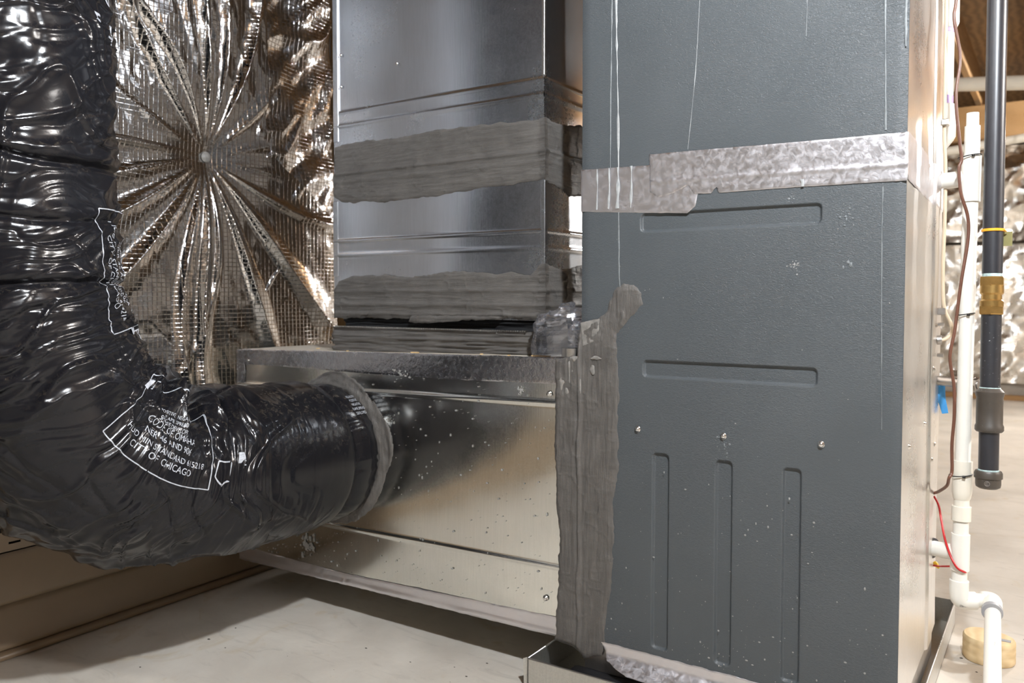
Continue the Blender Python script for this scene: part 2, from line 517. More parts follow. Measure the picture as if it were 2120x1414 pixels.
def sheet(name, poly, fmap, height, mat, parent, step=.004, edge=.0, eseed=3, efreq=60, rim=0.0, kind=None, holes=()):
    """irregular patch on a surface: outline poly (u,v); fmap(u,v,h)->xyz; height(u,v,d)->h; the rim drops to the surface"""
    P = np.array(poly, float)
    u = np.arange(P[:, 0].min() - 2 * step, P[:, 0].max() + 3 * step, step)
    v = np.arange(P[:, 1].min() - 2 * step, P[:, 1].max() + 3 * step, step)
    U, V = np.meshgrid(u, v, indexing='ij')
    def field(a, b):
        d = poly_sd(a, b, poly)
        for h in holes: d = np.minimum(d, -poly_sd(a, b, h))
        if edge: d = d + edge * fbm(a * efreq, b * efreq, None, 3, eseed)
        return d
    D = field(U, V)
    e = step * .5
    gx = (field(U + e, V) - field(U - e, V)) / (2 * e); gy = (field(U, V + e) - field(U, V - e)) / (2 * e)
    g = np.maximum(np.hypot(gx, gy), .3) ** 2
    out = D < 0
    move = np.where(out, np.clip(-D, 0, step * 1.2), 0)
    U2 = U + gx / g * move; V2 = V + gy / g * move
    H = np.where(out, rim, height(U, V, np.maximum(D, 0)))
    F = grid_faces(*U.shape)
    keep = (~out).ravel()[F].sum(1) >= 1
    F = F[keep]
    used = np.unique(F); remap = -np.ones(U.size, int); remap[used] = np.arange(len(used))
    X = fmap(U2.ravel()[used], V2.ravel()[used], H.ravel()[used])
    return mk(name, np.stack(X, 1), remap[F], mat, parent, True, None, kind)

def screw(parent, pos, axis, r=.006, name='screw'):
    b = MB().lathe([(r * 1.15, 0), (r * 1.15, r * .18), (r * .95, r * .35), (r * .8, r * .75), (r * .45, r * 1.0), (r * .15, r * 1.05)], pos, axis, 14)
    return autosmooth(b.build(name, 'chrome', parent), 35)

def mastic_h(th, streak='u', seed=0, amp=.0016):
    def h(U, V, D):
        base = th * (1 - np.exp(-D / (th * 1.6)))
        a, b = (U * 14, V * 260) if streak == 'u' else (U * 260, V * 14)
        st = fbm(a, b, None, 2, seed) * amp * .8
        lump = fbm(U * 22, V * 22, None, 3, seed + 5) * amp * 1.3
        rd = np.maximum(0, ridge(U * 30 + fbm(U * 20, V * 20, None, 2, seed + 9), V * 45, seed + 7) - .72) * amp * 5.0
        rd = rd * (fbm(U * 9, V * 9, None, 2, seed + 21) > .05)
        return np.maximum(base + (st + lump + rd) * np.clip(D / .006, 0, 1), .0003)
    return h

FB = .13          # height of the furnace bottom above the floor
# ================================================================== SETTING
def struct(name, b, mat, label=None):
    o = b.build(name, mat); o['kind'] = 'structure'; return o
XL, XR, YB, YF, ZC = -2.20, 4.2, 7.1, -6.4, 2.42
struct('floor', MB().box((XL - .1, YF - .1, -.06), (XR + .1, YB + .1, 0)), 'floor')
struct('wall_left', MB().box((XL - .12, YF, 0), (XL, YB, 2.70)), 'wall')
struct('wall_back', MB().box((XL, YB, 0), (XR, YB + .12, 2.70)), 'wall')
struct('wall_right', MB().box((XR, YF, 0), (XR + .12, YB, 2.70)), 'brown_wall')
struct('wall_front', MB().box((XL, YF - .12, 0), (XR, YF, 2.70)), 'wall')
struct('wall_added_reflection', MB().box((-1.86, .70, 0), (-.80, .76, 2.70)), 'added_ply')  # unseen wall added behind the duct so the foil reflects brown
ceil = struct('ceiling', MB().box((XL - .1, YF - .1, 2.70), (XR + .1, YB + .1, 2.74)), 'osb')
jm = None
for k in range(16):
    x = XL + .25 + k * .4064
    if jm is None:
        j = MB().box((-.019, YF, ZC + .04), (.019, YB, 2.70)).build('joist', 'joist', ceil); jm = j.data
    else:
        j = bpy.data.objects.new('joist', jm); COL.objects.link(j); j.parent = ceil
    j.location = (x, 0, 0)
# ceiling bulbs
for i, (x, y, z, W, c) in enumerate(BULBS):
    t = empty('ceiling_bulb', (x, y, z))
    where = ['white porcelain bulb holder on the joists in front of the furnace', 'white porcelain bulb holder on the joists behind the furnace',
             'white porcelain bulb holder on the joists at the right of the furnace front'][i]
    tag(t, where, 'light')
    autosmooth(MB().lathe([(.055, .17), (.055, .15), (.035, .13), (.028, .07), (.030, .045)], (x, y, z), seg=24).build('bulb_holder', 'porcelain', t))
    r = .045
    prof = [(.014, .050), (.022, .040), (.036, .022), (r, 0), (r * .9, -.020), (r * .62, -.036), (r * .25, -.044)]
    g = MB().lathe(prof, (x, y, z), seg=20).build('bulb_glass', None, t, True)
    m = bpy.data.materials.new('lit_bulb'); m.use_nodes = True; nt = m.node_tree; nt.nodes.clear()
    o_ = N(nt, 'ShaderNodeOutputMaterial'); e = N(nt, 'ShaderNodeEmission'); e.inputs[0].default_value = (*c, 1)
    e.inputs[1].default_value = W / (PI * 4 * PI * r * r)
    nt.links.new(e.outputs[0], o_.inputs[0]); g.data.materials.append(m)

# ================================================================== FURNACE
fur = tag(empty('furnace', (-.35, .28, FB)), 'dark grey painted furnace cabinet with embossed slots and bright steel front', 'furnace')
def rrect_h(U, V, x0, x1, z0, z1, r, wall, depth):
    cx, cz, hx, hz = (x0 + x1) / 2, (z0 + z1) / 2, (x1 - x0) / 2 - r, (z1 - z0) / 2 - r
    qx = np.abs(U - cx) - hx; qz = np.abs(V - cz) - hz
    d = np.hypot(np.maximum(qx, 0), np.maximum(qz, 0)) + np.minimum(np.maximum(qx, qz), 0) - r
    return depth * sstep(0, -wall, d)
EMB = [(-.549, -.152, 1.093, 1.137), (-.541, -.156, .765, .806), (-.516, -.474, .146, .597), (-.369, -.329, .146, .597), (-.225, -.185, .146, .597)]
def axis_pts(a, b, step, hot, fine=.0016, rad=.010):
    p = [a]
    while p[-1] < b - 1e-6:
        s = fine if any(abs(p[-1] + fine - h) < rad for h in hot) else step
        for h in hot:
            if p[-1] < h - rad < p[-1] + s: s = max(fine, h - rad - p[-1])
        p.append(min(b, p[-1] + s))
    return np.array(p)
ux = axis_pts(-.70, 0, .012, [e for q in EMB for e in q[:2]])
vz = axis_pts(FB, 1.196, .012, sorted({e for q in EMB for e in q[2:]}))
U, V = np.meshgrid(ux, vz, indexing='ij')
H = np.zeros_like(U)
for q in EMB: H = np.maximum(H, rrect_h(U, V, *q, .012, .0055, .0065))
H += .0012 * fbm(U * 4, V * 4, None, 2, 5)
# thin door-skin return edges at left and right
H += .004 * (sstep(-.003, 0, U) + sstep(-.697, -.70, U))
mk('side_panel', np.stack([U.ravel(), H.ravel() * 1.0, V.ravel()], 1), grid_faces(*U.shape), 'grey', fur, True)
# body: back, left side, top, bottom
b = MB()
b.add([(-.70, .004, FB), (-.70, .56, FB), (-.70, .56, 1.196), (-.70, .004, 1.196)], [(0, 3, 2, 1)])
b.add([(-.70, .56, FB), (0, .56, FB), (0, .56, 1.196), (-.70, .56, 1.196)], [(0, 3, 2, 1)])
b.add([(-.70, .004, 1.196), (0, .004, 1.196), (0, .56, 1.196), (-.70, .56, 1.196)], [(0, 1, 2, 3)])
b.add([(-.70, .004, FB), (0, .004, FB), (0, .56, FB), (-.70, .56, FB)], [(3, 2, 1, 0)])
b.build('casing', 'grey', fur)
# bright front: flange strip and the main sheet with a shallow vertical fold
def front(name, z0, z1, parent, mat='galv_front', seed=1):
    yv = np.concatenate([np.linspace(.003, .36, 24), np.linspace(.364, .40, 12), np.linspace(.405, .56, 14)])
    zv = np.linspace(z0, z1, 60)
    Y, Z = np.meshgrid(yv, zv, indexing='ij')
    X = .0 + .006 * sstep(.37, .385, Y) - .004 * sstep(.455, .465, Y) + .0025 * fbm(Y * 5, Z * 4, None, 3, seed)
    X = X * sstep(.003, .012, Y)
    return mk(name, np.stack([X.ravel(), Y.ravel(), Z.ravel()], 1), grid_faces(*Y.shape), mat, parent, True)
front('front_panel', FB, 1.196, fur)
for x, z in ((-.551, .646), (-.350, .649), (-.148, .651)): screw(fur, (x, -.0008, z), (0, -1, 0), .0062)
for y, z in ((.053, .654), (.273, .671), (.41, .78), (.43, .88), (.44, .60), (.40, .57)): screw(fur, (.004, y, z), (1, 0, 0), .0055)
# plain skirt under the casing, taped with foil
b = MB().box((-.69, .006, .055), (-.004, .55, FB)); b.build('base_skirt', 'wire_steel', fur)

Yface = lambda off: (lambda u, v, h: (u, -h - off, v))
def tape_h(seed=0, th=.0007, amp=.0004, f=55):
    def h(U, V, D): return th + amp * (fbm(U * f, V * f, None, 3, seed) * .7 + np.maximum(0, ridge(U * f * .5, V * f * .9, seed + 2) - .6) * 1.2)
    return h
sheet('foil_tape', [(-.700, 1.247), (-.526, 1.243), (-.42, 1.238), (-.412, 1.173), (-.418, 1.145), (-.436, 1.131), (-.55, 1.138), (-.700, 1.149)],
      Yface(.0006), tape_h(3), 'tape', fur, .004, .0006)
sheet('foil_tape', [(-.526, 1.267), (-.40, 1.265), (-.252, 1.262), (.002, 1.259), (.002, 1.168), (-.212, 1.1705), (-.365, 1.170), (-.372, 1.184), (-.382, 1.170), (-.420, 1.172), (-.435, 1.192), (-.47, 1.176), (-.505, 1.170), (-.525, 1.183)],
      Yface(.0016), lambda U, V, D: tape_h(8)(U, V, D) + .0016 * np.exp(-((V - 1.199 + .01 * U) / .003) ** 2), 'tape', fur, .0035, .0006)
sheet('foil_tape', [(.0, 1.262), (.25, 1.257), (.455, 1.246), (.53, 1.246), (.53, 1.150), (.26, 1.161), (.0, 1.172)],
      lambda u, v, h: (h + .0012 + .006 * sstep(.37, .385, u) * sstep(.0, .02, u), u, v), tape_h(12), 'tape', fur, .006, .001)
# tape skirt folded below the panel into the pan
sheet('foil_tape', [(-.645, .1315), (-.30, .1315), (.0, .1315), (.0, .072), (-.25, .070), (-.40, .074), (-.56, .080), (-.60, .088), (-.62, .096)],
      lambda u, v, h: (u, -.001 - h - .035 * sstep(.112, .072, v), v),
      lambda U, V, D: .001 + .004 * np.maximum(0, ridge(U * 9, V * 30 + U * 6, 4) - .2) * sstep(.115, .085, V) + .0006 * fbm(U * 60, V * 60, None, 2, 9), 'tape', fur, .004, .002, 5, 40)
# upper cabinet ---------------------------------------------------------------
coil = tag(empty('coil_cabinet', (-.35, .28, 1.2)), 'plain dark grey upper cabinet above the foil tape seam, streaked with white drips', 'cabinet')
ux = np.linspace(-.70, 0, 60); vz = np.linspace(1.200, 2.40, 90)
U, V = np.meshgrid(ux, vz, indexing='ij')
H = .0015 * fbm(U * 4, V * 3, None, 2, 15) + .004 * (sstep(-.003, 0, U) + sstep(-.697, -.70, U))
mk('side_panel', np.stack([U.ravel(), H.ravel(), V.ravel()], 1), grid_faces(*U.shape), 'grey', coil, True)
b = MB()
b.add([(-.70, .004, 1.2), (-.70, .56, 1.2), (-.70, .56, 2.4), (-.70, .004, 2.4)], [(0, 3, 2, 1)])
b.add([(-.70, .56, 1.2), (0, .56, 1.2), (0, .56, 2.4), (-.70, .56, 2.4)], [(0, 3, 2, 1)])
b.add([(-.70, .004, 2.4), (0, .004, 2.4), (0, .56, 2.4), (-.70, .56, 2.4)], [(0, 1, 2, 3)])
b.add([(-.70, .004, 1.2), (0, .004, 1.2), (0, .56, 1.2), (-.70, .56, 1.2)], [(3, 2, 1, 0)])
b.build('casing', 'grey', coil)
front('front_panel', 1.2, 2.4, coil, 'galv_front', 7)
# white drips running down the painted steel and over the tape
def streak(parent, pts, w0, mat, name='paint_drip', y0=-.0006, seed=0, jitter=.0006):
    P = spline(pts, 10); V = []; F = []
    for i, (x, z) in enumerate(P):
        ww = w0 * (.7 + .5 * float(vnoise(z * 40, seed, None, seed)))
        x += jitter * float(vnoise(z * 60, seed + .5, None, seed + 3))
        for dx, dy in ((-ww, 0), (-ww * .5, -.0006), (ww * .5, -.0006), (ww, 0)):
            V.append((x + dx, y0 + dy, z))
    for i in range(len(P) - 1):
        for k in range(3): F.append((i * 4 + k, i * 4 + k + 1, i * 4 + 5 + k, i * 4 + 4 + k))
    return mk(name, V, F, mat, parent, True)
streak(coil, [(-.613, 2.0), (-.611, 1.625), (-.607, 1.45), (-.604, 1.32), (-.6035, 1.20)], .0030, 'drip', seed=1)
streak(coil, [(-.624, 1.9), (-.622, 1.6), (-.624, 1.4), (-.624, 1.20)], .0020, 'stud_pale', seed=2)
streak(coil, [(-.410, 1.75), (-.412, 1.586), (-.42, 1.433), (-.436, 1.269)], .0009, 'drip', seed=3)
streak(coil, [(-.045, 1.9), (-.042, 1.514), (-.038, 1.267)], .0022, 'stud_pale', seed=4)
streak(coil, [(-.004, 1.55), (-.006, 1.48), (-.005, 1.42)], .0025, 'stud_pale', seed=5)
streak(coil, [(-.185, 1.85), (-.186, 1.6), (-.188, 1.47)], .0014, 'stud_pale', seed=14)
streak(fur, [(-.6035, 1.20), (-.602, 1.10), (-.600, 1.0), (-.597, .964)], .0020, 'stud_pale', seed=6)
streak(fur, [(-.041, 1.16), (-.041, .999), (-.036, .691)], .0013, 'stud_pale', seed=7)
for x, wd, sd in ((-.657, .0022, 8), (-.626, .0034, 9), (-.6035, .0044, 10), (-.570, .0032, 11)):
    streak(fur, [(x, 1.245), (x + .001, 1.20), (x - .001, 1.151)], wd, 'drip', y0=-.0036, seed=sd)
streak(fur, [(-.192, 1.185), (-.19, 1.178), (-.19, 1.171)], .006, 'drip', y0=-.0052, seed=12)
# spatter
def spatter(name, parent, n, fn, mat='splat', seed=1, r0=.0006, r1=.0026):
    rs = np.random.RandomState(seed); b = MB()
    for i in range(n):
        p, nx = fn(rs)
        r = r0 + (r1 - r0) * rs.rand() ** 3
        k = 6; V = []
        ph = rs.rand() * 6
        el = .6 + rs.rand() * .8
        for j in range(k):
            a = 2 * PI * j / k + ph
            V.append((p[0] + r * math.cos(a) * el, p[1], p[2] + r * math.sin(a) / el))
        V.append((p[0], p[1] - r * .5, p[2]))
        b.add(V, [(j, (j + 1) % k, k) for j in range(k)])
    return b.build(name, mat, parent, True, 'stuff')
spatter('spatter', fur, 210, lambda rs: ((-.68 + .67 * rs.rand() ** .75, -.0008, .14 + .42 * rs.rand() ** 1.5), None), seed=2)
spatter('spatter', fur, 40, lambda rs: ((-.66 + .65 * rs.rand(), -.0008, .6 + .5 * rs.rand()), None), seed=3, r1=.0016)
# clustered smudges near the top right of the panel
def smudge(parent, cx, cz, rx, rz, n, seed, mat='splat', y=-.0008, r1=.004):
    spatter('scuff_mark', parent, n, lambda rs: ((cx + rx * rs.randn() * .5, y, cz + rz * rs.randn() * .5 + .3 * rz * rs.randn()), None), mat, seed, .0008, r1)
smudge(fur, -.105, 1.112, .022, .016, 26, 21, 'stud_pale', r1=.0028); smudge(fur, -.205, 1.012, .016, .012, 24, 22, 'splat', r1=.0024); smudge(fur, -.10, 1.012, .012, .010, 18, 23, 'stud_pale')
smudge(fur, -.352, .628, .014, .022, 26, 24, 'stud_pale', r1=.003); smudge(fur, -.21, 1.150, .008, .008, 14, 25, 'stud_pale')

# ================================================================== RETURN BOX (lower plenum)
KT = .018
def shear(x): return KT * (x + .70)
box_ = tag(empty('return_air_box', (-1.33, .28, .12)), 'worn galvanised sheet metal box with the black flexible duct collared to its front', 'duct')
BX0, BX1, BZ0, BZ1, BY1 = -1.965, -.702, .118, .800, .62
ux = np.linspace(BX0, BX1, 120)
vz = np.sort(np.concatenate([np.linspace(BZ0, BZ1, 60), np.linspace(.272, .300, 14), np.linspace(.676, .704, 14)]))
U, V = np.meshgrid(ux, vz, indexing='ij')
H = -.0035 * np.exp(-((V - .287) / .0055) ** 2) - .0035 * np.exp(-((V - .690) / .0055) ** 2) + .004 * fbm(U * 2.2, V * 2.6, None, 2, 33)
H -= .012 * np.exp(-(((U + 1.53) / .3) ** 2 + ((V - .5) / .28) ** 2)) * 0
mk('front_panel', np.stack([U.ravel(), H.ravel(), (V + shear(U)).ravel()], 1), grid_faces(*U.shape), 'galv_box', box_, True)
def quadx(vs): return [(x, y, z + shear(x)) for x, y, z in vs]
b = MB()
b.add(quadx([(BX0, 0, BZ0), (BX0, BY1, BZ0), (BX0, BY1, BZ1), (BX0, 0, BZ1)]), [(0, 3, 2, 1)])
b.add(quadx([(BX0, BY1, BZ0), (BX1, BY1, BZ0), (BX1, BY1, BZ1), (BX0, BY1, BZ1)]), [(0, 3, 2, 1)])
b.add(quadx([(BX1, 0, BZ0), (BX1, BY1, BZ0), (BX1, BY1, BZ1), (BX1, 0, BZ1)]), [(0, 1, 2, 3)])
b.add(quadx([(BX0, 0, BZ0), (BX1, 0, BZ0), (BX1, BY1, BZ0), (BX0, BY1, BZ0)]), [(3, 2, 1, 0)])
b.build('casing', 'galv_box', box_)
ux = np.linspace(BX0, BX1, 60); vy = np.linspace(-.003, BY1, 40)
U, V = np.meshgrid(ux, vy, indexing='ij')
Hh = BZ1 + .002 * fbm(U * 6, V * 6, None, 2, 44)
mk('top_panel', np.stack([U.ravel(), V.ravel(), (Hh + shear(U)).ravel()], 1), grid_faces(*U.shape), 'dusttop', box_, True)
BF = lambda off: (lambda u, v, h: (u, -h - off, v + shear(u)))
# foil tape over the top edge, along the foot, and at the left corner
sheet('foil_tape', [(-1.966, .803), (-1.3, .803), (-.705, .803), (-.705, .738), (-1.05, .737), (-1.40, .742), (-1.74, .752), (-1.966, .754)], BF(.0015), tape_h(31, .0008, .0005, 70), 'tape_dirty', box_, .005, .0012, 6, 50)
sheet('foil_tape', [(-1.966, .162), (-1.5, .150), (-1.1, .158), (-.76, .165), (-.76, .116), (-1.966, .116)], BF(.0012), lambda U, V, D: tape_h(36, .0008, .0006, 60)(U, V, D) + .004 * np.exp(-((V - .124) / .006) ** 2) * np.maximum(0, ridge(U * 7, V * 20, 3)), 'tape', box_, .005, .0012, 7, 50)
sheet('foil_tape', [(-1.967, .76), (-1.925, .76), (-1.925, .16), (-1.967, .16)], BF(.0010), tape_h(39, .0006, .0004, 60), 'tape_dirty', box_, .006, .001, 8, 50)
for x, z in ((-.786, .712), (-.795, .205)): screw(box_, (x, -.003, z), (0, -1, 0), .0065)
screw(box_, (-1.905, -.003, .745), (0, -1, 0), .005)
spatter('spatter', box_, 260, lambda rs: ((-1.45 + .68 * rs.rand(), -.0035, .16 + .58 * rs.rand()), None), seed=5, r0=.0009, r1=.0036)
spatter('spatter', box_, 120, lambda rs: ((-1.93 + .5 * rs.rand(), -.0035, .14 + .12 * rs.rand()), None), seed=6, r1=.003)
smudge(box_, -1.30, .605, .02, .012, 26, 26, y=-.0032); smudge(box_, -1.27, .735, .03, .012, 40, 27, y=-.0032); smudge(box_, -.87, .715, .014, .012, 40, 28, y=-.0032)
smudge(box_, -1.64, .195, .03, .03, 90, 29, y=-.0032, r1=.008); smudge(box_, -1.42, .565, .015, .02, 30, 30, y=-.0032)
# vertical mastic joint between the box and the furnace
MAST = [(-.772, .800), (-.75, .802), (-.71, .806), (-.701, .887), (-.655, .897), (-.630, .92), (-.612, .965), (-.590, .980), (-.562, .977), (-.545, .958), (-.543, .93), (-.577, .893), (-.604, .862), (-.604, .808), (-.597, .741), (-.603, .662), (-.600, .561), (-.614, .468), (-.609, .412), (-.617, .296), (-.626, .202), (-.636, .119), (-.640, .095), (-.690, .078), (-.706, .096), (-.768, .108), (-.762, .233), (-.759, .376), (-.769, .494), (-.772, .636), (-.770, .695)]
def mh(U, V, D):
    h = mastic_h(.0035, 'v', 50, .0011)(U, V, D)
    h += .0042 * sstep(-.700, -.712, U) * np.clip(D / .008, 0, 1)
    h += .0075 * np.exp(-((U + .702 + .003 * vnoise(V * 12, 0, None, 6)) / .0032) ** 2) * np.clip(D / .01, 0, 1)
    h += .006 * np.maximum(0, fbm(U * 40, V * 30, None, 3, 61) - .15) * sstep(.66, .75, V) * np.clip(D / .006, 0, 1)
    return h
sheet('mastic_joint', MAST, Yface(.0005), mh, 'mastic_v', box_, .003, .005, 9, 45)
# scraps of pale tape and plaster-coloured lumps showing through the joint
sheet('tape_scrap', [(-.699, .886), (-.648, .897), (-.648, .850), (-.668, .842), (-.692, .832)], Yface(.0045), tape_h(64, .0006, .0005, 80), 'scrap', box_, .003, .0015, 14, 60)
for k_, (cx_, cz_, rx_, rz_) in enumerate(((-.748, .742, .010, .022), (-.726, .768, .008, .030), (-.735, .720, .007, .016), (-.655, .805, .013, .004), (-.665, .776, .006, .012), (-.700, .735, .005, .020), (-.712, .800, .012, .008))):
    sheet('mastic_lump', [(cx_ + rx_ * math.cos(a_) * (1 + .25 * math.sin(3 * a_ + k_)), cz_ + rz_ * math.sin(a_)) for a_ in np.linspace(0, 2 * PI, 14, endpoint=False)], Yface(.0065), mastic_h(.0035, 'v', 300 + k_), 'scrap', box_, .0025, .002, 20 + k_, 90)
# mastic ring round the flex collar
CX, CZ = -1.53, .498
aa = np.linspace(0, 2 * PI, 48, endpoint=False)
ring_o = [(CX + (.222 + .012 * math.sin(3 * a + 1) + .006 * math.sin(7 * a)) * math.cos(a), CZ + (.226 + .010 * math.sin(2 * a) + .006 * math.sin(5 * a)) * math.sin(a)) for a in aa]
ring_i = [(CX + .165 * math.cos(a), CZ + .165 * math.sin(a)) for a in aa]
def rh(U, V, D):
    r = np.hypot(U - CX, V - CZ); a = np.arctan2(V - CZ, U - CX)
    return .004 + .010 * sstep(.222, .190, r) + .003 * fbm(r * 160, a * 6, None, 3, 70) + .003 * fbm(U * 40, V * 40, None, 3, 71)
sheet('mastic_ring', ring_o, lambda u, v, h: (u, -h, v), rh, 'mastic_v', box_, .004, .004, 10, 50, 0.0, None, [ring_i])
# dust and chips of wood on the box top
for i, (x, y, l, a) in enumerate(((-1.245, .035, .022, .2), (-.83, .03, .045, .05), (-1.7, .10, .012, 1.0), (-1.02, .04, .008, .6), (-.92, .02, .007, .1), (-1.50, .03, .006, .4))):
    c, s = math.cos(a), math.sin(a); hw = l * .22
    zt = BZ1 + shear(x) + .0025
    V = []
    for z in (0, .0028):
        for du, dv in ((-.5, -.5), (.5, -.35), (.5, .5), (-.4, .45)):
            uu, vv = du * l, dv * hw * 2
            V.append((x + uu * c - vv * s, y + uu * s + vv * c, zt - .001 + z))
    o = mk('wood_chip', V, [(3, 2, 1, 0), (4, 5, 6, 7), (0, 1, 5, 4), (1, 2, 6, 5), (2, 3, 7, 6), (3, 0, 4, 7)], 'chip')
    tag(o, ['pale wood chip on the box top below the mastic collar', 'longest pale wood splinter beside the clear plastic bag', 'small wood crumb on the box top near the foil blanket',
            'tiny wood crumb on the box top in front of the collar', 'tiny wood crumb next to the long splinter', 'tiny wood crumb at the left of the collar front'][i], 'wood chip')

# ================================================================== UPPER DUCT
duct = tag(empty('return_air_drop', (-1.24, .32, .88)), 'tall galvanised rectangular duct with two smeared bands of grey mastic', 'duct')
DX0, DX1, DY0, DY1, DZ0 = -1.615, -.866, .10, .52, .886
prof = []
zs = np.unique(np.concatenate([np.linspace(DZ0, 2.42, 50), np.linspace(1.06, 1.13, 36), np.linspace(1.45, 1.53, 36), np.linspace(1.30, 1.34, 16)]))
def off(z):
    return (.0045 * math.exp(-((z - 1.118) / .005) ** 2) + .003 * math.exp(-((z - 1.075) / .006) ** 2) + .003 * math.exp(-((z - 1.466) / .006) ** 2)
            + .004 * math.exp(-((z - 1.508) / .004) ** 2) + (.003 if z < 1.505 else 0) + (.003 if z < 1.32 else 0) + .003 * math.exp(-((z - 1.322) / .004) ** 2))
def wall(name, fn, a0, a1, n, seed):
    A, Z = np.meshgrid(np.linspace(a0, a1, n), zs, indexing='ij')
    O = np.vectorize(off)(Z) + .0045 * fbm(A * 2.4, Z * 2.0, None, 2, seed) * np.sin(np.clip((A - a0) / (a1 - a0), 0, 1) * PI)
    return mk(name, np.stack([c.ravel() for c in fn(A, Z, O)], 1), grid_faces(*A.shape), 'galv', duct, True)
wall('front_panel', lambda A, Z, O: (A, DY0 - O, Z), DX0 - .003, DX1 + .003, 60, 81)
wall('side_panel', lambda A, Z, O: (DX1 + O, A, Z), DY0 - .003, DY1 + .003, 30, 82)
wall('side_panel', lambda A, Z, O: (DX0 - O, A, Z), DY1, DY0, 12, 83)
wall('rear_panel', lambda A, Z, O: (A, DY1 + O, Z), DX1, DX0, 20, 84)
# folded corner seams
b = MB(); b.box((DX0 - .005, DY0 - .0085, 1.01), (DX0 + .016, DY0 + .004, 1.24), .0015); b.build('corner_seam', 'galv', duct)
b = MB(); b.box((DX0 - .004, DY0 - .0055, 1.42), (DX0 + .018, DY0 + .004, 2.42), .0015); b.build('corner_seam', 'galv', duct)
b = MB(); b.box((DX1 - .004, DY0 - .0045, 1.515), (DX1 + .0045, DY0 + .006, 2.42), .0012); b.build('corner_seam', 'galv_front', duct)
b = MB(); b.box((DX1 - .003, DY0 - .0095, 1.02), (DX1 + .0095, DY0 + .006, 1.25), .0012); b.build('corner_seam', 'galv', duct)
for x, z in ((-1.585, 1.68), (-1.585, 1.585), (-1.36, 1.62)): screw(duct, (x, DY0 - .004, z), (0, -1, 0), .004)
# mastic bands wrapped round the corner: u runs along the front, then down the right side
UC = DX1 + .008
def wrap(oz):
    def f(u, v, h):
        t = u - UC
        o = np.vectorize(off)(v) + .001 + oz
        x = np.where(t < 0, u, DX1 + o + h); y = np.where(t < 0, DY0 - o - h, DY0 - .008 + t)
        k = np.abs(t) < .006
        x = np.where(k, DX1 + o + h * .8, x); y = np.where(k, DY0 - o - h * .8, y)
        return x, y, v
    return f
E_ = UC
B1 = [(-1.617, 1.407), (-1.483, 1.412), (-1.35, 1.406), (-1.295, 1.412), (-1.122, 1.414), (-.994, 1.408), (-.90, 1.401), (E_, 1.410), (E_ + .06, 1.402), (E_ + .2, 1.418), (E_ + .4, 1.41),
      (E_ + .4, 1.22), (E_ + .2, 1.228), (E_ + .13, 1.216), (E_ + .05, 1.24), (E_, 1.248), (-1.058, 1.240), (-1.225, 1.229), (-1.407, 1.224), (-1.534, 1.232), (-1.581, 1.236), (-1.617, 1.255)]
def bandh(th, seed, lines):
    def h(U, V, D):
        q = mastic_h(th, 'u', seed, .0016)(U, V, D)
        for zl, a, wd in lines: q = q + a * np.exp(-((V - zl) / wd) ** 2) * np.clip(D / .01, 0, 1)
        q = q + .006 * np.exp(-((U - E_) / .010) ** 2) * (1 + fbm(V * 40, U * 40, None, 3, seed + 3))
        return q
    return h
sheet('mastic_band', B1, wrap(0), bandh(.003, 90, [(1.322, .004, .005), (1.295, .002, .006)]), 'mastic', duct, .0032, .005, 12, 30)
B2 = [(-1.618, .97), (-1.598, .996), (-1.536, 1.010), (-1.409, 1.013), (-1.315, 1.003), (-1.174, 1.019), (-1.058, 1.016), (-1.01, 1.008), (-.963, 1.016), (-.90, 1.002), (E_ - .01, 1.032), (E_ + .01, 1.033), (E_ + .09, 1.022), (E_ + .2, 1.034), (E_ + .4, 1.03),
      (E_ + .4, .889), (E_, .889), (-1.2, .886), (-1.618, .882)]
sheet('mastic_band', B2, wrap(.002), bandh(.0035, 95, [(.965, .003, .006), (.925, .004, .007), (.897, .003, .006)]), 'mastic', duct, .0032, .005, 13, 30)
# black flexible connector and the mastic-covered collar on the box
def ringwall(name, x0, x1, y0, y1, z0, z1, mat, parent, amp, seed, zsh=True, top=True):
    per = []
    def seg(a, b, n):
        for t in np.linspace(0, 1, n, endpoint=False): per.append((a[0] + (b[0] - a[0]) * t, a[1] + (b[1] - a[1]) * t))
    seg((x0, y0), (x1, y0), 150); seg((x1, y0), (x1, y1), 70); seg((x1, y1), (x0, y1), 20); seg((x0, y1), (x0, y0), 20)
    per = np.array(per); n = len(per); zz = np.linspace(0, 1, 26)
    cx, cy = (x0 + x1) / 2, (y0 + y1) / 2
    V = []; F = []
    dist = np.arange(n) * .005
    for t in zz:
        o = amp * (fbm(dist * 9, np.full(n, t * 14), None, 3, seed) + .8 * np.exp(-((t - .55) / .12) ** 2))
        nx = np.where(np.abs(per[:, 0] - x1) < 1e-6, 1, np.where(np.abs(per[:, 0] - x0) < 1e-6, -1, 0)); ny = np.where(np.abs(per[:, 1] - y0) < 1e-6, -1, np.where(np.abs(per[:, 1] - y1) < 1e-6, 1, 0))
        z = z0 + (z1 - z0) * t
        for (px, py), a, b_, oo in zip(per, nx, ny, o): V.append((px + a * oo, py + b_ * oo, z + (shear(px) if zsh else 0) * (1 - t)))
    for k in range(len(zz) - 1):
        for i in range(n):
            j = (i + 1) % n
            F.append((k * n + i, k * n + j, (k + 1) * n + j, (k + 1) * n + i))
    return mk(name, V, F, mat, parent, True)
col_ = tag(empty('duct_collar', (-1.24, .3, .80)), 'low collar smeared with grey mastic on the box top, under the black gap', 'duct')
ringwall('collar_wall', -1.60, -.862, .07, .53, .801, .858, 'mastic', col_, .006, 120)
ringwall('flexible_connector', -1.585, -.885, .105, .51, .850, .900, 'canvas', col_, .004, 121, False)
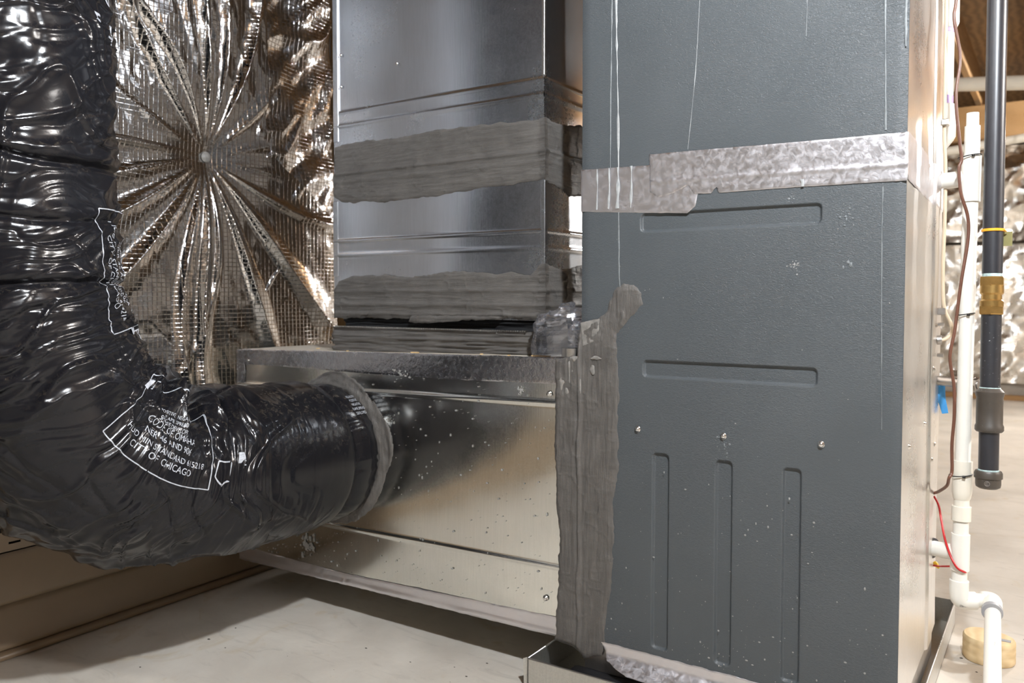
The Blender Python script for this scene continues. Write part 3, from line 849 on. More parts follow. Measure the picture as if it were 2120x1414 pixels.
b = MB()   # punched metal edge of the connector
rs = np.random.RandomState(3)
for k in range(96):
    x = -1.585 + k * .0072
    b.box((x, .062, .8565 + .0006 * rs.rand()), (x + .0046, .066, .8605))
b.build('toothed_edge', 'galv_front', col_, False, 'stuff')
sheet('mastic_tongue', [(-1.30, .895), (-.98, .896), (-1.0, .888), (-1.10, .884), (-1.26, .872), (-1.31, .876)], lambda u, v, h: (u, .083 - h, v), mastic_h(.003, 'u', 130), 'mastic', col_, .003, .002)

# ================================================================== PLASTIC BAG with a steel ring in it
bag = tag(empty('plastic_bag', (-.78, .05, .80)), 'crumpled clear plastic bag tucked between the box top and the grey furnace', 'bag')
n1, n2 = 26, 14
V = []
for i in range(n1):
    a = 2 * PI * i / n1
    for j in range(n2):
        t = j / (n2 - 1) * PI / 2
        rr = math.cos(t) ** .55
        x = -.785 + .078 * rr * math.cos(a); y = .05 + .050 * rr * math.sin(a)
        z = .803 + .112 * math.sin(t) ** .8 * (1 + .12 * math.cos(a))
        d = .010 * float(ridge(a * 1.3 + t * .8, t * 2.2, 3)) + .006 * float(fbm(a * 3, t * 5, None, 2, 5))
        d *= (.3 + math.sin(t))
        x += d * math.cos(a); y += d * math.sin(a); z += d * math.sin(t) * .8
        V.append((min(x, -.706), y, max(z, .803)))
F = []
for i in range(n1):
    k = (i + 1) % n1
    for j in range(n2 - 1): F.append((i * n2 + j, k * n2 + j, k * n2 + j + 1, i * n2 + j + 1))
mk('film', V, F, 'bag', bag)
rg = MB().lathe([(.026, 0), (.028, 0), (.028, .020), (.026, .020), (.026, 0)], (-.738, .028, .8035), (0, 0, 1), 32, False).build('steel_ring', 'galv_front')
autosmooth(rg); tag(rg, 'short bright steel ring inside the clear plastic bag', 'ring')

# ================================================================== FLEXIBLE DUCT
flex = tag(empty('flexible_duct', (-1.53, -.45, .30)), 'large black plastic jacketed flexible duct elbowing up from the box', 'duct')
path = [(-1.53, -.075, .500), (-1.53, -.15, .502), (-1.53, -.35, .506), (-1.53, -.52, .520), (-1.535, -.68, .575), (-1.54, -.80, .69), (-1.55, -.86, .86), (-1.56, -.875, 1.1), (-1.56, -.875, 1.6), (-1.56, -.875, 2.66)]
P = spline(path, 60)
sl = np.concatenate([[0], np.cumsum(np.linalg.norm(np.diff(P, axis=0), axis=1))])
NS, NT = 1000, 320
ss = np.linspace(0, sl[-1], NS)
C3 = np.stack([np.interp(ss, sl, P[:, k]) for k in range(3)], 1)
T3 = np.gradient(C3, axis=0); T3 /= np.linalg.norm(T3, axis=1)[:, None]
Bv = np.array([1.0, 0, 0]); 
Bn = Bv - T3 * (T3 @ Bv)[:, None]; Bn /= np.linalg.norm(Bn, axis=1)[:, None]
Nn = np.cross(T3, Bn)                     # inner side of the bend (up on the level run, +Y on the riser)
th = np.linspace(0, 2 * PI, NT, endpoint=False)
SS, TH = np.meshgrid(ss, th, indexing='ij')
def R0(s):
    r = .212 - .010 * sstep(.9, 1.3, s)
    r = r - .030 * np.exp(-((s) / .035) ** 2) - .010 * sstep(.30, .42, s) * sstep(.62, .5, s)
    return r
Rr = R0(SS)
# theta must wrap: sample noise on a circle
cth, sth = np.cos(TH), np.sin(TH)
tw = TH + .0
def wrapn(fs, ft, seed, warp=0.0):
    """noise in (s, theta) that closes round the tube"""
    k = TH / (2 * PI)
    a = fbm((SS + .05 * ((TH + PI / 2) % (2 * PI)) * sstep(.9, 1.1, SS)) * fs + warp * fbm(SS * 4, cth * 1.2 + 5, sth * 1.2, 2, seed + 40), cth * ft, sth * ft, 2, seed)
    return a
warp = 2.2
cr = lambda n, k, p: np.maximum(0, 1 - np.abs(n) * k) ** p
n1 = cr(wrapn(9, .55, 140, warp), 4.5, 1.6)                # long sharp creases round the duct
n2 = cr(wrapn(21, .8, 150, warp), 4.5, 1.4)
n3 = wrapn(8, 1.1, 160, 1.0)
n4 = cr(wrapn(42, 1.2, 170, 2.0), 4.0, 1.2)
n5 = cr(wrapn(12, 1.2, 190, 2.5), 5.0, 1.5)
mid = sstep(.06, .36, SS)                                  # jacket is tight near the collar, gathered in the bend
tight = 1 - mid
amp = (.18 + .82 * mid) * (1 + .6 * sstep(.3, .45, SS) * sstep(1.05, .8, SS))
disp = amp * (.0080 * n1 + .0046 * n2 + .0055 * n3 + .0015 * n4 - .0035 * n5) - .003
# radial pleats at the collar end
disp += tight * sstep(.0, .03, SS) * .0016 * (1 - 2 * np.abs(vnoise(TH * 26 / (2 * PI) * 1.0, SS * 9, None, 180))) * 1.0
# deep overlapping folds at the inside of the bend
inner = sstep(.55, .98, np.cos(TH - .15))
for s0, wd, dp in ((.30, .014, .010), (.405, .016, .024), (.53, .040, .075), (.66, .018, .022)):
    c = s0 + .03 * np.sin(TH - .2) + .012 * vnoise(TH * 1.5, s0 * 30, None, 9)
    disp -= inner * dp * np.exp(-((SS - c) / wd) ** 2)
    disp += inner * dp * .5 * np.exp(-((SS - c - wd * 2.4) / (wd * 1.5)) ** 2)
# cinched rings on the riser
for s0, dp in ((1.07, .012), (1.20, .008), (1.325, .012), (1.62, .004)):
    c = s0 + .014 * vnoise(cth * 1.3 + 3, sth * 1.3, None, int(s0 * 100))
    disp -= dp * np.exp(-((SS - c) / .007) ** 2); disp += dp * .5 * np.exp(-((SS - c - .022) / .014) ** 2)
RR = Rr + disp
XYZ = C3[:, None, :] + RR[:, :, None] * (np.cos(TH)[:, :, None] * Nn[:, None, :] + np.sin(TH)[:, :, None] * Bn[:, None, :])
i = np.arange(NS - 1)[:, None] * NT; k = np.arange(NT)[None, :]; k2 = (k + 1) % NT
Fx = np.stack([(i + k), (i + NT + k), (i + NT + k2), (i + k2)], -1).reshape(-1, 4)
jk = mk('jacket', XYZ.reshape(-1, 3), Fx, 'film', flex, True)
# tucked sleeve behind the jacket end
sl_n, st_n = 26, 220
V = []; F = []
for a in range(sl_n):
    t = a / (sl_n - 1); y = -.004 - .105 * t
    for q in range(st_n):
        h = 2 * PI * q / st_n
        r = .184 + .016 * math.sin(t * PI * .9) + .004 * float(ridge(q * 60 / st_n, t * 1.5, 7)) * (1 - .7 * math.sin(t * PI)) + .003 * float(vnoise(math.cos(h) * 3, math.sin(h) * 3 + t))
        V.append((CX + r * math.sin(h), y, CZ + r * math.cos(h)))
for a in range(sl_n - 1):
    for q in range(st_n):
        q2 = (q + 1) % st_n; F.append((a * st_n + q, a * st_n + q2, (a + 1) * st_n + q2, (a + 1) * st_n + q))
mk('collar_sleeve', V, F, 'film', flex, True)

def jacket_pt(s, h, lift=.0012):
    fi = np.clip(s / ss[-1] * (NS - 1), 0, NS - 1.001); i0 = fi.astype(int); a = fi - i0
    fk = (h / (2 * PI) * NT) % NT; k0 = fk.astype(int) % NT; c = fk - np.floor(fk); k1 = (k0 + 1) % NT
    p = (XYZ[i0, k0].T * (1 - a) * (1 - c) + XYZ[i0 + 1, k0].T * a * (1 - c) + XYZ[i0, k1].T * (1 - a) * c + XYZ[i0 + 1, k1].T * a * c).T
    ctr = (C3[i0].T * (1 - a) + C3[i0 + 1].T * a).T
    n = p - ctr; n /= np.linalg.norm(n, axis=1)[:, None]
    return p + n * lift

def text_mesh(txt, size, res=3):
    cu = bpy.data.curves.new('txt', 'FONT'); cu.body = txt; cu.size = size; cu.resolution_u = res; cu.align_x = 'CENTER'
    ob = bpy.data.objects.new('txt', cu); COL.objects.link(ob)
    dg = bpy.context.evaluated_depsgraph_get(); dg.update()
    me = ob.evaluated_get(dg).to_mesh()
    V = np.array([v.co[:2] for v in me.vertices]); Fc = [tuple(p.vertices) for p in me.polygons]
    ob.evaluated_get(dg).to_mesh_clear()
    bpy.data.objects.remove(ob); bpy.data.curves.remove(cu)
    return V, Fc
def jacket_text(items, name, parent):
    """items: (text, size, s_centre, theta_line): reads towards the collar, tops towards the inner side"""
    for txt, size, s0, h0 in items:
        V, Fc = text_mesh(txt, size)
        if not len(V): continue
        p = jacket_pt(s0 - V[:, 0], h0 - V[:, 1] / .205)
        MB().add(p, Fc).build(name, 'print', parent)
def jacket_line(pts, wdt, name, parent):
    """closed or open line print in (s, theta)"""
    b = MB(); pts = np.array(pts, float)
    for (s0, h0), (s1, h1) in zip(pts[:-1], pts[1:]):
        n = max(2, int(max(abs(s1 - s0), abs(h1 - h0) * .2) / .004) + 1)
        s = np.linspace(s0, s1, n); h = np.linspace(h0, h1, n)
        d = np.array([s1 - s0, (h1 - h0) * .205]); d /= np.linalg.norm(d); px, py = -d[1] * wdt, d[0] * wdt / .205
        A = jacket_pt(s + px, h + py); Bq = jacket_pt(s - px, h - py)
        b.add(list(A) + list(Bq), [(q, q + 1, n + q + 1, n + q) for q in range(n - 1)])
    return b.build(name, 'print', parent)
def block(s0, h0, parent):
    L_ = [('POSITIVE  NEGATIVE', .012), ('FLAME SPREAD', .012), ('SMOKE DEVELOPED', .013), ('CODE OF OMAHA', .020), ('NER 46 AND 906', .020), ('HUD MIN STANDARD 615218', .018), ('CITY OF CHICAGO', .020)]
    it = []; h = h0
    for t_, z_ in L_:
        it.append((t_, z_, s0, h)); h += z_ * 1.12 / .205
    jacket_text(it, 'printed_lettering', parent)
    jacket_line([(s0 - .14, h0 - .30), (s0 - .14, h + .0), (s0 + .14, h + .0), (s0 + .14, h0 - .30), (s0 - .14, h0 - .30)], .0011, 'printed_frame', parent)
block(.635, 1.02, jk)
block(1.09, .52, jk)
jacket_text([('FT', .04, 1.60, .93), ('FT', .04, .92, .70), ('T', .04, .76, .95), ('F', .034, .405, 1.42)], 'printed_lettering', jk)
for s0, h0 in ((1.62, 1.02), (.94, .70), (.415, 1.22), (.775, .85)):
    jacket_line([(s0, h0), (s0, h0 + .12)], .008, 'printed_bar', jk)
jacket_line([(.440, 1.33), (.445, 1.50), (.465, 1.60), (.485, 1.50), (.480, 1.33), (.440, 1.33)], .0016, 'printed_emblem', jk)
jacket_line([(1.66, .80), (1.68, .98), (1.71, 1.06), (1.74, .98), (1.73, .80), (1.66, .80)], .0022, 'printed_emblem', jk)
# lettering on the sleeve: same system on a plain ring
for q, t_ in enumerate(('VELOCITY', 'POSITIVE', 'NEGATIVE', 'FLAME SPREAD', 'DEVELOPED')):
    V, Fc = text_mesh(t_, .0125)
    y = -.048 + V[:, 0] * .55; h = .62 + q * .075 - V[:, 1] / .2
    r = .204
    MB().add(np.stack([CX + r * np.sin(h), y, CZ + r * np.cos(h)], 1), Fc).build('printed_lettering', 'print', flex)

# ================================================================== FOIL BLANKET on the left wall
PY, PZ = .035, 1.418                           # where the pin gathers the sheet
fb = tag(empty('foil_blanket', (-2.15, -.5, .45)), 'shiny foil insulation blanket gathered in pleats around a white pin', 'insulation')
yv = np.linspace(-1.75, .60, 300); zv = np.linspace(.44, 2.45, 400)
Y, Z = np.meshgrid(yv, zv, indexing='ij')
redge = .255 + .32 * sstep(1.52, 1.20, zv)       # the right edge swings out below the pin
Y = -.50 + (Y + 1.75) / 2.35 * (redge[None, :] + .50)
ra = np.hypot(Y - PY, Z - PZ); ph = np.arctan2(Z - PZ, Y - PY)
rs = np.random.RandomState(19)
H = .050 * (1 - np.exp(-(ra / .16) ** 1.2))
pleat = np.zeros_like(ra)
# (direction of the fold in degrees from +Y towards up, half width, height, reach)
PL = [(-165, .16, .8, .7), (-146, .20, 1.1, 1.1), (-126, .17, 1.0, 1.2), (-110, .12, .9, 1.0), (-97, .10, 1.1, 1.3), (-84, .07, .7, .6), (-70, .13, .9, 1.0), (-50, .16, 1.0, .9), (-30, .12, .8, .8), (-8, .14, .6, .3),
      (15, .16, .7, .3), (42, .18, .9, .35), (66, .09, 1.1, 1.0), (80, .07, .8, 1.2), (94, .09, .9, 1.0), (112, .08, 1.1, 1.2), (131, .09, 1.1, 1.0), (158, .14, .5, .4), (178, .10, .8, .45)]
for k, (dg_, wd, am, r_end) in enumerate(PL):
    a0 = math.radians(dg_)
    bend = .35 * rs.randn() * ra * ra
    d = (ph - a0 - bend + PI) % (2 * PI) - PI
    wl = wd * (1 + .25 * rs.randn())
    pleat += am * np.where(d > 0, np.maximum(0, 1 - d / wd), np.maximum(0, 1 + d / (wd * .55))) ** 1.8 * np.exp(-(ra / r_end) ** 2)
H += pleat * .030 * sstep(.012, .34, ra) * (1 - .35 * sstep(.5, 1.0, ra))
H += .022 * fbm(Y * 1.6, Z * 1.2, None, 2, 200) + .008 * (1 - 2 * np.abs(fbm(Y * 9, Z * 8, None, 3, 206))) * sstep(-.35, -.5, Y) + .003 * (1 - 2 * np.abs(fbm(Y * 7 + Z * 3, Z * 4, None, 2, 201))) * sstep(.2, .6, ra)
H += .0035 * (1 - 2 * np.abs(fbm(Y * 16 + Z * 4, Z * 11, None, 2, 207))) * sstep(.12, .35, ra) * (.35 + .65 * sstep(PZ, PZ + .2, Z))
H += .010 * np.maximum(0, ridge(Y * 5.0, Z * .8, 205)) * sstep(PZ + .05, PZ + .5, Z)
X = -2.165 + H
uv = np.stack([Y.ravel() / .017, Z.ravel() / .0145], 1)
mk('facing', np.stack([X.ravel(), Y.ravel(), Z.ravel()], 1), grid_faces(*Y.shape), 'foil', fb, True, uv)
b = MB().lathe([(.017, 0), (.018, .003), (.012, .009), (.004, .012)], (-2.162, PY, PZ), (1, 0, 0), 18)
autosmooth(b.build('pin_cap', 'scrap', fb))
fb3 = tag(empty('foil_blanket', (-2.15, -1.4, .45)), 'dull foil sheet added unseen behind the black riser to brighten the duct reflection', 'insulation')
Y3, Z3 = np.meshgrid(np.linspace(-2.6, -.42, 170), np.linspace(.44, 2.45, 150), indexing='ij')
H3 = .03 * fbm(Y3 * 2, Z3 * 2, None, 3, 230) + .012 * (1 - 2 * np.abs(fbm(Y3 * 7, Z3 * 6, None, 2, 231)))
mk('facing', np.stack([(-2.105 + H3).ravel(), Y3.ravel(), Z3.ravel()], 1), grid_faces(*Y3.shape), 'foil_reflector', fb3, True, np.stack([Y3.ravel() / .017, Z3.ravel() / .0145], 1))  # hidden reflector sheet, added for the bright patch it gives the tall duct
fb2 = tag(empty('foil_blanket', (-2.18, .45, .77)), 'crinkled foil blanket hanging behind the tall duct, rounded at its foot', 'insulation')
yv = np.linspace(.16, .61, 140); zv = np.linspace(0, 1, 300)
A, Bq = np.meshgrid(np.linspace(0, 1, 140), zv, indexing='ij')
Y = .16 + A * .45; Z = .775 + Bq * 1.7 + .02 * (1 - Bq) * (np.abs(A - .5) * 2) ** 6
H = .030 * np.sin(np.clip(A, 0, 1) * PI) ** .4 * sstep(0, .03, Bq) + .016 * fbm(Y * 6 + Z * 2, Z * 3, None, 2, 210) + .016 * (1 - 2 * np.abs(fbm(Y * 9 - Z * 6, Z * 6, None, 2, 211))) + .0009 * fbm(Y * 80, Z * 60, None, 2, 212)
mk('facing', np.stack([(-2.165 + H * 1.0).ravel(), Y.ravel(), Z.ravel()], 1), grid_faces(*Y.shape), 'foil2', fb2, True, np.stack([Y.ravel() / .017, Z.ravel() / .0145], 1))
o = MB().box((-2.198, .645, 0), (-2.11, .683, 2.42), .002).build('wall_stud', 'stud')
tag(o, 'upright wood stud at the edge of the crinkled foil behind the duct', 'stud')

# ================================================================== VINYL SIDING offcut at the wall foot
sid = tag(empty('vinyl_siding', (-2.03, -.8, 0)), 'tan vinyl siding panel with slotted nailing hem leaning at the wall foot', 'siding')
Y0, Y1 = -2.3, .66
SX = -2.025
def extrude(prof, y0, y1, n=2):
    V = []; F = []; m = len(prof)
    for y in np.linspace(y0, y1, n):
        for x, z in prof: V.append((x, y, z))
    for i in range(n - 1):
        for k in range(m - 1): F.append((i * m + k, i * m + k + 1, (i + 1) * m + k + 1, (i + 1) * m + k))
    return V, F
# two laps, each bulging out towards its foot
lap = lambda z0, z1: [(SX - .020, z1), (SX - .016, z1 - .004), (SX - .012, z1 - .012), (SX + .000, z0 + .014), (SX + .001, z0 + .006), (SX - .004, z0), (SX - .018, z0 + .001)]
for z0, z1 in ((.145, .275), (.024, .140)):
    V, F = extrude(lap(z0, z1), Y0, Y1); mk('lap', V, F, 'siding', sid, True)
V, F = extrude([(SX - .010, .022), (SX + .004, .020), (SX + .010, .014), (SX + .010, .004), (SX + .004, .001), (SX - .012, .001)], Y0, Y1)
mk('bottom_trim', V, F, 'siding', sid, True)
# hem with real slots
V = []; F = []
zrow = [.278, .296, .302, .330]; ys = [Y0]
y = Y0 + .02
while y < Y1 - .05:
    ys += [y, y + .030]; y += .052
ys.append(Y1)
for yy in ys:
    for z in zrow: V.append((SX - .021, yy, z))
for i_ in range(len(ys) - 1):
    for k in range(3):
        if k == 1 and i_ % 2 == 1: continue
        F.append((i_ * 4 + k, i_ * 4 + k + 1, i_ * 4 + 5 + k, i_ * 4 + 4 + k))
mk('nailing_hem', V, F, 'siding', sid)
MB().box((SX - .038, Y0, .0), (SX - .030, Y1, .338)).build('slot_shade_strip', 'slot_dark', sid)  # near-black strip standing in for the shade behind the slots
# rough concrete ledge above the siding
led = MB()
Yg, Zg = np.meshgrid(np.linspace(Y0, .6, 220), np.linspace(0, 1, 14), indexing='ij')
Xg = np.where(Zg < .5, -2.20 + .0 + .115 * sstep(0, .5, Zg), -2.085); Zz = np.where(Zg < .5, .42 - .0 * Zg, .42 - (Zg - .5) * 2 * .062)
Xg = Xg + .006 * fbm(Yg * 14, Zg * 9, None, 3, 220); Zz = Zz + .006 * fbm(Yg * 11, Zg * 7, None, 3, 221) + .004 * (1 - np.abs(np.sin(Yg * 80))) * (Zg > .4)
lo = mk('concrete_ledge', np.stack([Xg.ravel(), Yg.ravel(), Zz.ravel()], 1), grid_faces(*Yg.shape), 'wall', None, True); lo['kind'] = 'structure'; lo.name = 'trim_1'

# ================================================================== DRAIN PAN, pads
pan = tag(empty('drain_pan', (-.4, .4, 0)), 'shallow galvanised drain pan under the furnace, one corner showing', 'pan')
px0, px1, py0, py1, ph_ = -.812, .012, -.058, .95, .070
t = .0012
b = MB()
b.box((px0, py0, .001), (px1, py1, .003)); b.build('pan_floor', 'galv_pan', pan)
for nm, a, c in (('pan_wall', (px0, py0, .001), (px1, py0 + t, ph_)), ('pan_wall', (px0, py1 - t, .001), (px1, py1, ph_)), ('pan_wall', (px0, py0, .001), (px0 + t, py1, ph_)), ('pan_wall', (px1 - t, py0, .001), (px1, py1, ph_))):
    MB().box(a, c).build(nm, 'galv_pan', pan)
MB().tube([(px0, py0, ph_), (px1, py0, ph_)], .0022, 8).build('rolled_rim', 'galv_front', pan, True)
MB().tube([(px0, py0, ph_), (px0, py1, ph_)], .0022, 8).build('rolled_rim', 'galv_front', pan, True)
MB().tube([(px1, py0, ph_), (px1, py1, ph_)], .0022, 8).build('rolled_rim', 'galv_front', pan, True)
MB().add([(px0 - .001, py0 + .004, .072), (px0 - .010, py0 - .006, .070), (px0 - .009, py0 - .004, .004), (px0 - .001, py0 + .006, .003), (px0 - .0, py0 + .006, .072), (px0 - .009, py0 - .004, .070), (px0 - .008, py0 - .002, .004), (px0, py0 + .008, .003)],
         [(0, 1, 2, 3), (7, 6, 5, 4), (0, 4, 5, 1), (1, 5, 6, 2), (2, 6, 7, 3), (3, 7, 4, 0)]).build('corner_fold', 'galv_pan', pan)
for i, (x, y, lx, ly) in enumerate(((-.60, -.012, .24, .05), (-.60, .45, .24, .10), (-.12, .45, .2, .10), (-.12, -.012, .2, .05))):
    o = autosmooth(MB().box((x - lx / 2, y - ly / 2, .0032), (x + lx / 2, y + ly / 2, .0545), .006).build('rubber_pad', 'rubber'))
    tag(o, ['black rubber pad in the pan corner below the mastic', 'black rubber pad hidden at the rear left of the pan', 'black rubber pad at the rear right of the pan', 'black rubber pad at the front right of the pan'][i], 'pad')

# ================================================================== PLUMBING beside the furnace front
def cyl(parent, name, mat, a, b_, r, seg=22, prof=None):
    a = Vector(a); b_ = Vector(b_); L = (b_ - a).length
    pr = prof or [(r * .97, 0), (r, r * .03), (r, L - r * .03), (r * .97, L)]
    return autosmooth(MB().lathe(pr, a, (b_ - a), seg).build(name, mat, parent), 35)
def lerp(p, q, t): return tuple(p[i] + (q[i] - p[i]) * t for i in range(3))
pv = tag(empty('condensate_drain', (.067, .43, .25)), 'white plastic condensate drain pipe with tees, standing at the furnace front', 'pipe')
pT, pB = (.070, .463, 1.341), (.066, .414, .246)
def pz(z):
    return lerp(pB, pT, (z - pB[2]) / (pT[2] - pB[2]))
R1 = .0163
o = autosmooth(MB().lathe([(R1 * .8, .03), (R1 * .82, .0), (R1 + .0, 0), (R1, -.09)], pT, (0, 0, 1), 24, False).build('open_stub', 'pvc', pv))
# upper tee
cyl(pv, 'tee_fitting', 'pvc', pz(1.166), pz(1.272), .0205)
cyl(pv, 'tee_arm', 'pvc', (pz(1.222)[0], pz(1.222)[1], 1.222), (.012, .482, 1.222), .0190)
cyl(pv, 'inlet_pipe', 'pvc', (.012, .482, 1.222), (-.02, .50, 1.222), .0163)
cyl(pv, 'riser', 'pvc', pz(.55), pz(1.17), R1)
cyl(pv, 'coupling', 'pvc_fit', pz(.478), pz(.570), .0208, 24, [(.015, 0), (.0185, .006), (.0208, .020), (.0208, .092), (.0175, .092)])
cyl(pv, 'riser', 'pvc_fit', pz(.43), pz(.49), R1)
cyl(pv, 'coupling', 'pvc_fit', pz(.432), pz(.466), .0205)
cyl(pv, 'riser', 'pvc', pz(.26), pz(.44), R1)
cyl(pv, 'tee_fitting', 'pvc', pz(.318), pz(.402), .0200)
cyl(pv, 'tee_arm', 'pvc', pz(.356), (.004, .445, .352), .0180)
cyl(pv, 'rubber_grommet', 'iron', (.008, .443, .352), (.003, .446, .352), .0245)
q = pz(.272)
o = MB().tube([pz(.295), pz(.270), (.069, .417, .252), (.080, .424, .2475), (.098, .434, .2475)], .0203, 20, 8).build('elbow_fitting', 'pvc', pv, True)
cyl(pv, 'pipe_length', 'pvc', (.095, .432, .248), (.125, .448, .249), R1)
o = MB().tube([(.112, .440, .249), (.122, .446, .2492), (.131, .440, .2490), (.133, .425, .247), (.134, .405, .245)], .0203, 20, 8).build('elbow_fitting', 'pvc', pv, True)
cyl(pv, 'clamp_ring', 'label_grey', (.134, .398, .2445), (.135, .385, .243), .0215)
cyl(pv, 'pipe_length', 'pvc', (.134, .42, .246), (.158, .02, .172), R1)
# barcode on the elbow and faint print on the pipe
b = MB(); rs = np.random.RandomState(5); u_ = 0.0
while u_ < .027:
    wv = .0005 + .0011 * rs.rand()
    p0 = Vector((.070, .3965, .240)); d = Vector((.80, .53, 0)).normalized()
    a0 = p0 + d * u_; a1 = p0 + d * (u_ + wv)
    b.add([(a0.x, a0.y, .238), (a1.x, a1.y, .238), (a1.x, a1.y, .244), (a0.x, a0.y, .244)], [(0, 1, 2, 3)])
    u_ += wv + .0006 + .0008 * rs.rand()
b.build('barcode', 'ink', pv)
V, Fc = text_mesh('IIIIIII  - - - - - -', .010)
b = MB(); pts = []
A0, A1 = Vector((.140, .32, .2275)), Vector((.158, .02, .172)); dd = (A1 - A0).normalized()
sd = dd.cross(Vector((0, 0, 1))).normalized(); upv = sd.cross(dd)
for (tx, ty) in V:
    a = ty / R1 + .15
    pts.append(A0 + dd * (tx + .10) + (upv * math.cos(a) - sd * math.sin(a)) * (R1 + .0006) * (1 if upv.z > 0 else -1))
b.add(pts, Fc); b.build('printed_lettering', 'label_grey', pv)

# black gas pipe
gp = tag(empty('gas_pipe', (.118, .42, .52)), 'black iron gas pipe with brass union and capped drip leg', 'pipe')
gT, gB = (.1155, .462, 2.2), (.1205, .401, .521)
gT = (.113, .470, 2.05)
def gz(z): return lerp(gB, gT, (z - gB[2]) / (gT[2] - gB[2]))
RG = .0207
cyl(gp, 'upper_pipe', 'iron', gz(1.0), gz(2.05), RG)
cyl(gp, 'thread', 'dope', gz(.990), gz(1.010), .0200)
def hexnut(z0, z1, r, mat='brass', name='union_nut', seg=6):
    a, c = Vector(gz(z0)), Vector(gz(z1)); L = (c - a).length
    o = MB().lathe([(r * .93, 0), (r, .0025), (r, L - .0025), (r * .93, L)], a, c - a, seg).build(name, mat, gp); return o
hexnut(.972, .993, .0262); hexnut(.908, .928, .0262)
cyl(gp, 'union_body', 'brass', gz(.926), gz(.974), .0225, 26, [(.0235, 0), (.0240, .012), (.0205, .016), (.0205, .026), (.0240, .030), (.0235, .048)])
cyl(gp, 'lower_pipe', 'iron_dope', gz(.73), gz(.912), .0205)
o = cyl(gp, 'reducing_coupling', 'cast', gz(.645), gz(.742), .028, 26, [(.0255, 0), (.0290, .004), (.0290, .013), (.0268, .018), (.0268, .078), (.0285, .082), (.0285, .090), (.0215, .098)])
cyl(gp, 'thread', 'dope', gz(.737), gz(.745), .0215)
cyl(gp, 'drip_leg', 'iron', gz(.545), gz(.65), .0205)
cyl(gp, 'end_cap', 'cast', gz(.518), gz(.558), .027, 26, [(.018, 0), (.0245, .004), (.0258, .010), (.0258, .022), (.0285, .024), (.0285, .035), (.0262, .040)])
cyl(gp, 'thread', 'dope', gz(.556), gz(.561), .0215)
# cast mark on the cap: a ring with a c in it, with a dash beside
cc = Vector(gz(.531)); d = Vector((.06, -1, 0)).normalized(); sdv = Vector((-d.y, d.x, 0))
def ringmark(r, a0, a1, z=.533, sh=-.002):
    pts = []
    for a in np.linspace(a0, a1, 20):
        o_ = r * math.cos(a) + sh; dep = math.sqrt(max(.0262 ** 2 - o_ * o_, 0))
        p = cc + sdv * o_ + d * dep; pts.append((p.x, p.y, z + r * math.sin(a)))
    MB().tube(pts, .0005, 6, 2).build('cast_mark', 'wire_steel', gp, True)
ringmark(.0050, 0, 2 * PI); ringmark(.0025, .7, 2 * PI - .7)
# stub into the furnace
st = gz(.744)
cyl(gp, 'branch_pipe', 'wire_steel', (-.005, .532, .744), (.098, .455, .744), .0118)
a, c = Vector((.080, .468, .744)), Vector((.096, .456, .744))
MB().lathe([(.0155, 0), (.0175, .002), (.0175, .007), (.015, .009), (.0175, .011), (.0165, .02)], a, c - a, 8).build('branch_nut', 'wire_steel', gp)
o = cyl(gp, 'tie_band', 'orange', gz(1.094), gz(1.100), .0235)
MB().tube([gz(1.104), (gz(1.1)[0] + .018, gz(1.1)[1] - .012, 1.099), (gz(1.1)[0] + .026, gz(1.1)[1], 1.094)], .0016, 6).build('tie_tail', 'orange', gp, True)
tg = MB(); q = Vector(gz(1.08))
tg.box((q.x + .016, q.y + .010, 1.062), (q.x + .037, q.y + .013, 1.094)); o = tg.build('paper_tag', 'tag', gp)

# brown thermostat cable, tied to the drain pipe
wr = MB().tube([(.046, .42, 1.95), (.040, .412, 1.75), (.037, .408, 1.619), (.034, .404, 1.575), (.047, .409, 1.488), (.041, .401, 1.4), (.050, .402, 1.30), (.0545, .404, 1.259), (.050, .401, 1.237), (.055, .401, 1.182), (.069, .407, 1.128), (.070, .405, 1.073), (.060, .395, .986), (.053, .388, .91), (.049, .382, .866), (.042, .375, .811), (.051, .378, .746), (.053, .376, .681), (.050, .371, .615), (.051, .372, .555), (.046, .366, .539), (.040, .385, .517), (.018, .44, .490), (.004, .47, .478)], .0036, 10, 8).build('brown_cable', 'brown_wire', None, True)
tag(wr, 'brown cable snaking down in front of the white drain pipe', 'cable')
for z, lab in ((1.271, 'top'), (.908, 'middle'), (.538, 'bottom')):
    p = pz(z); b = MB(); rr = .0222 if z != .908 else .0178
    pts = []
    for a in np.linspace(0, 2 * PI, 25):
        pts.append((p[0] + rr * math.cos(a) - .002 + (-.003 if math.cos(a + .6) < -.3 else 0), p[1] + rr * math.sin(a) - .004 * (math.sin(a) < 0), z + .003 * math.cos(a)))
    b.tube(pts, .0013, 6, 2)
    d = Vector((.25, -1, 0)).normalized(); b.box((p[0] + d.x * rr - .003, p[1] + d.y * rr - .006, z - .003), (p[0] + d.x * rr + .003, p[1] + d.y * rr, z + .002))
    tag(b.build('cable_tie', 'tie', None, True), f'thin black cable tie round the white drain pipe, {lab} one of three', 'cable tie')
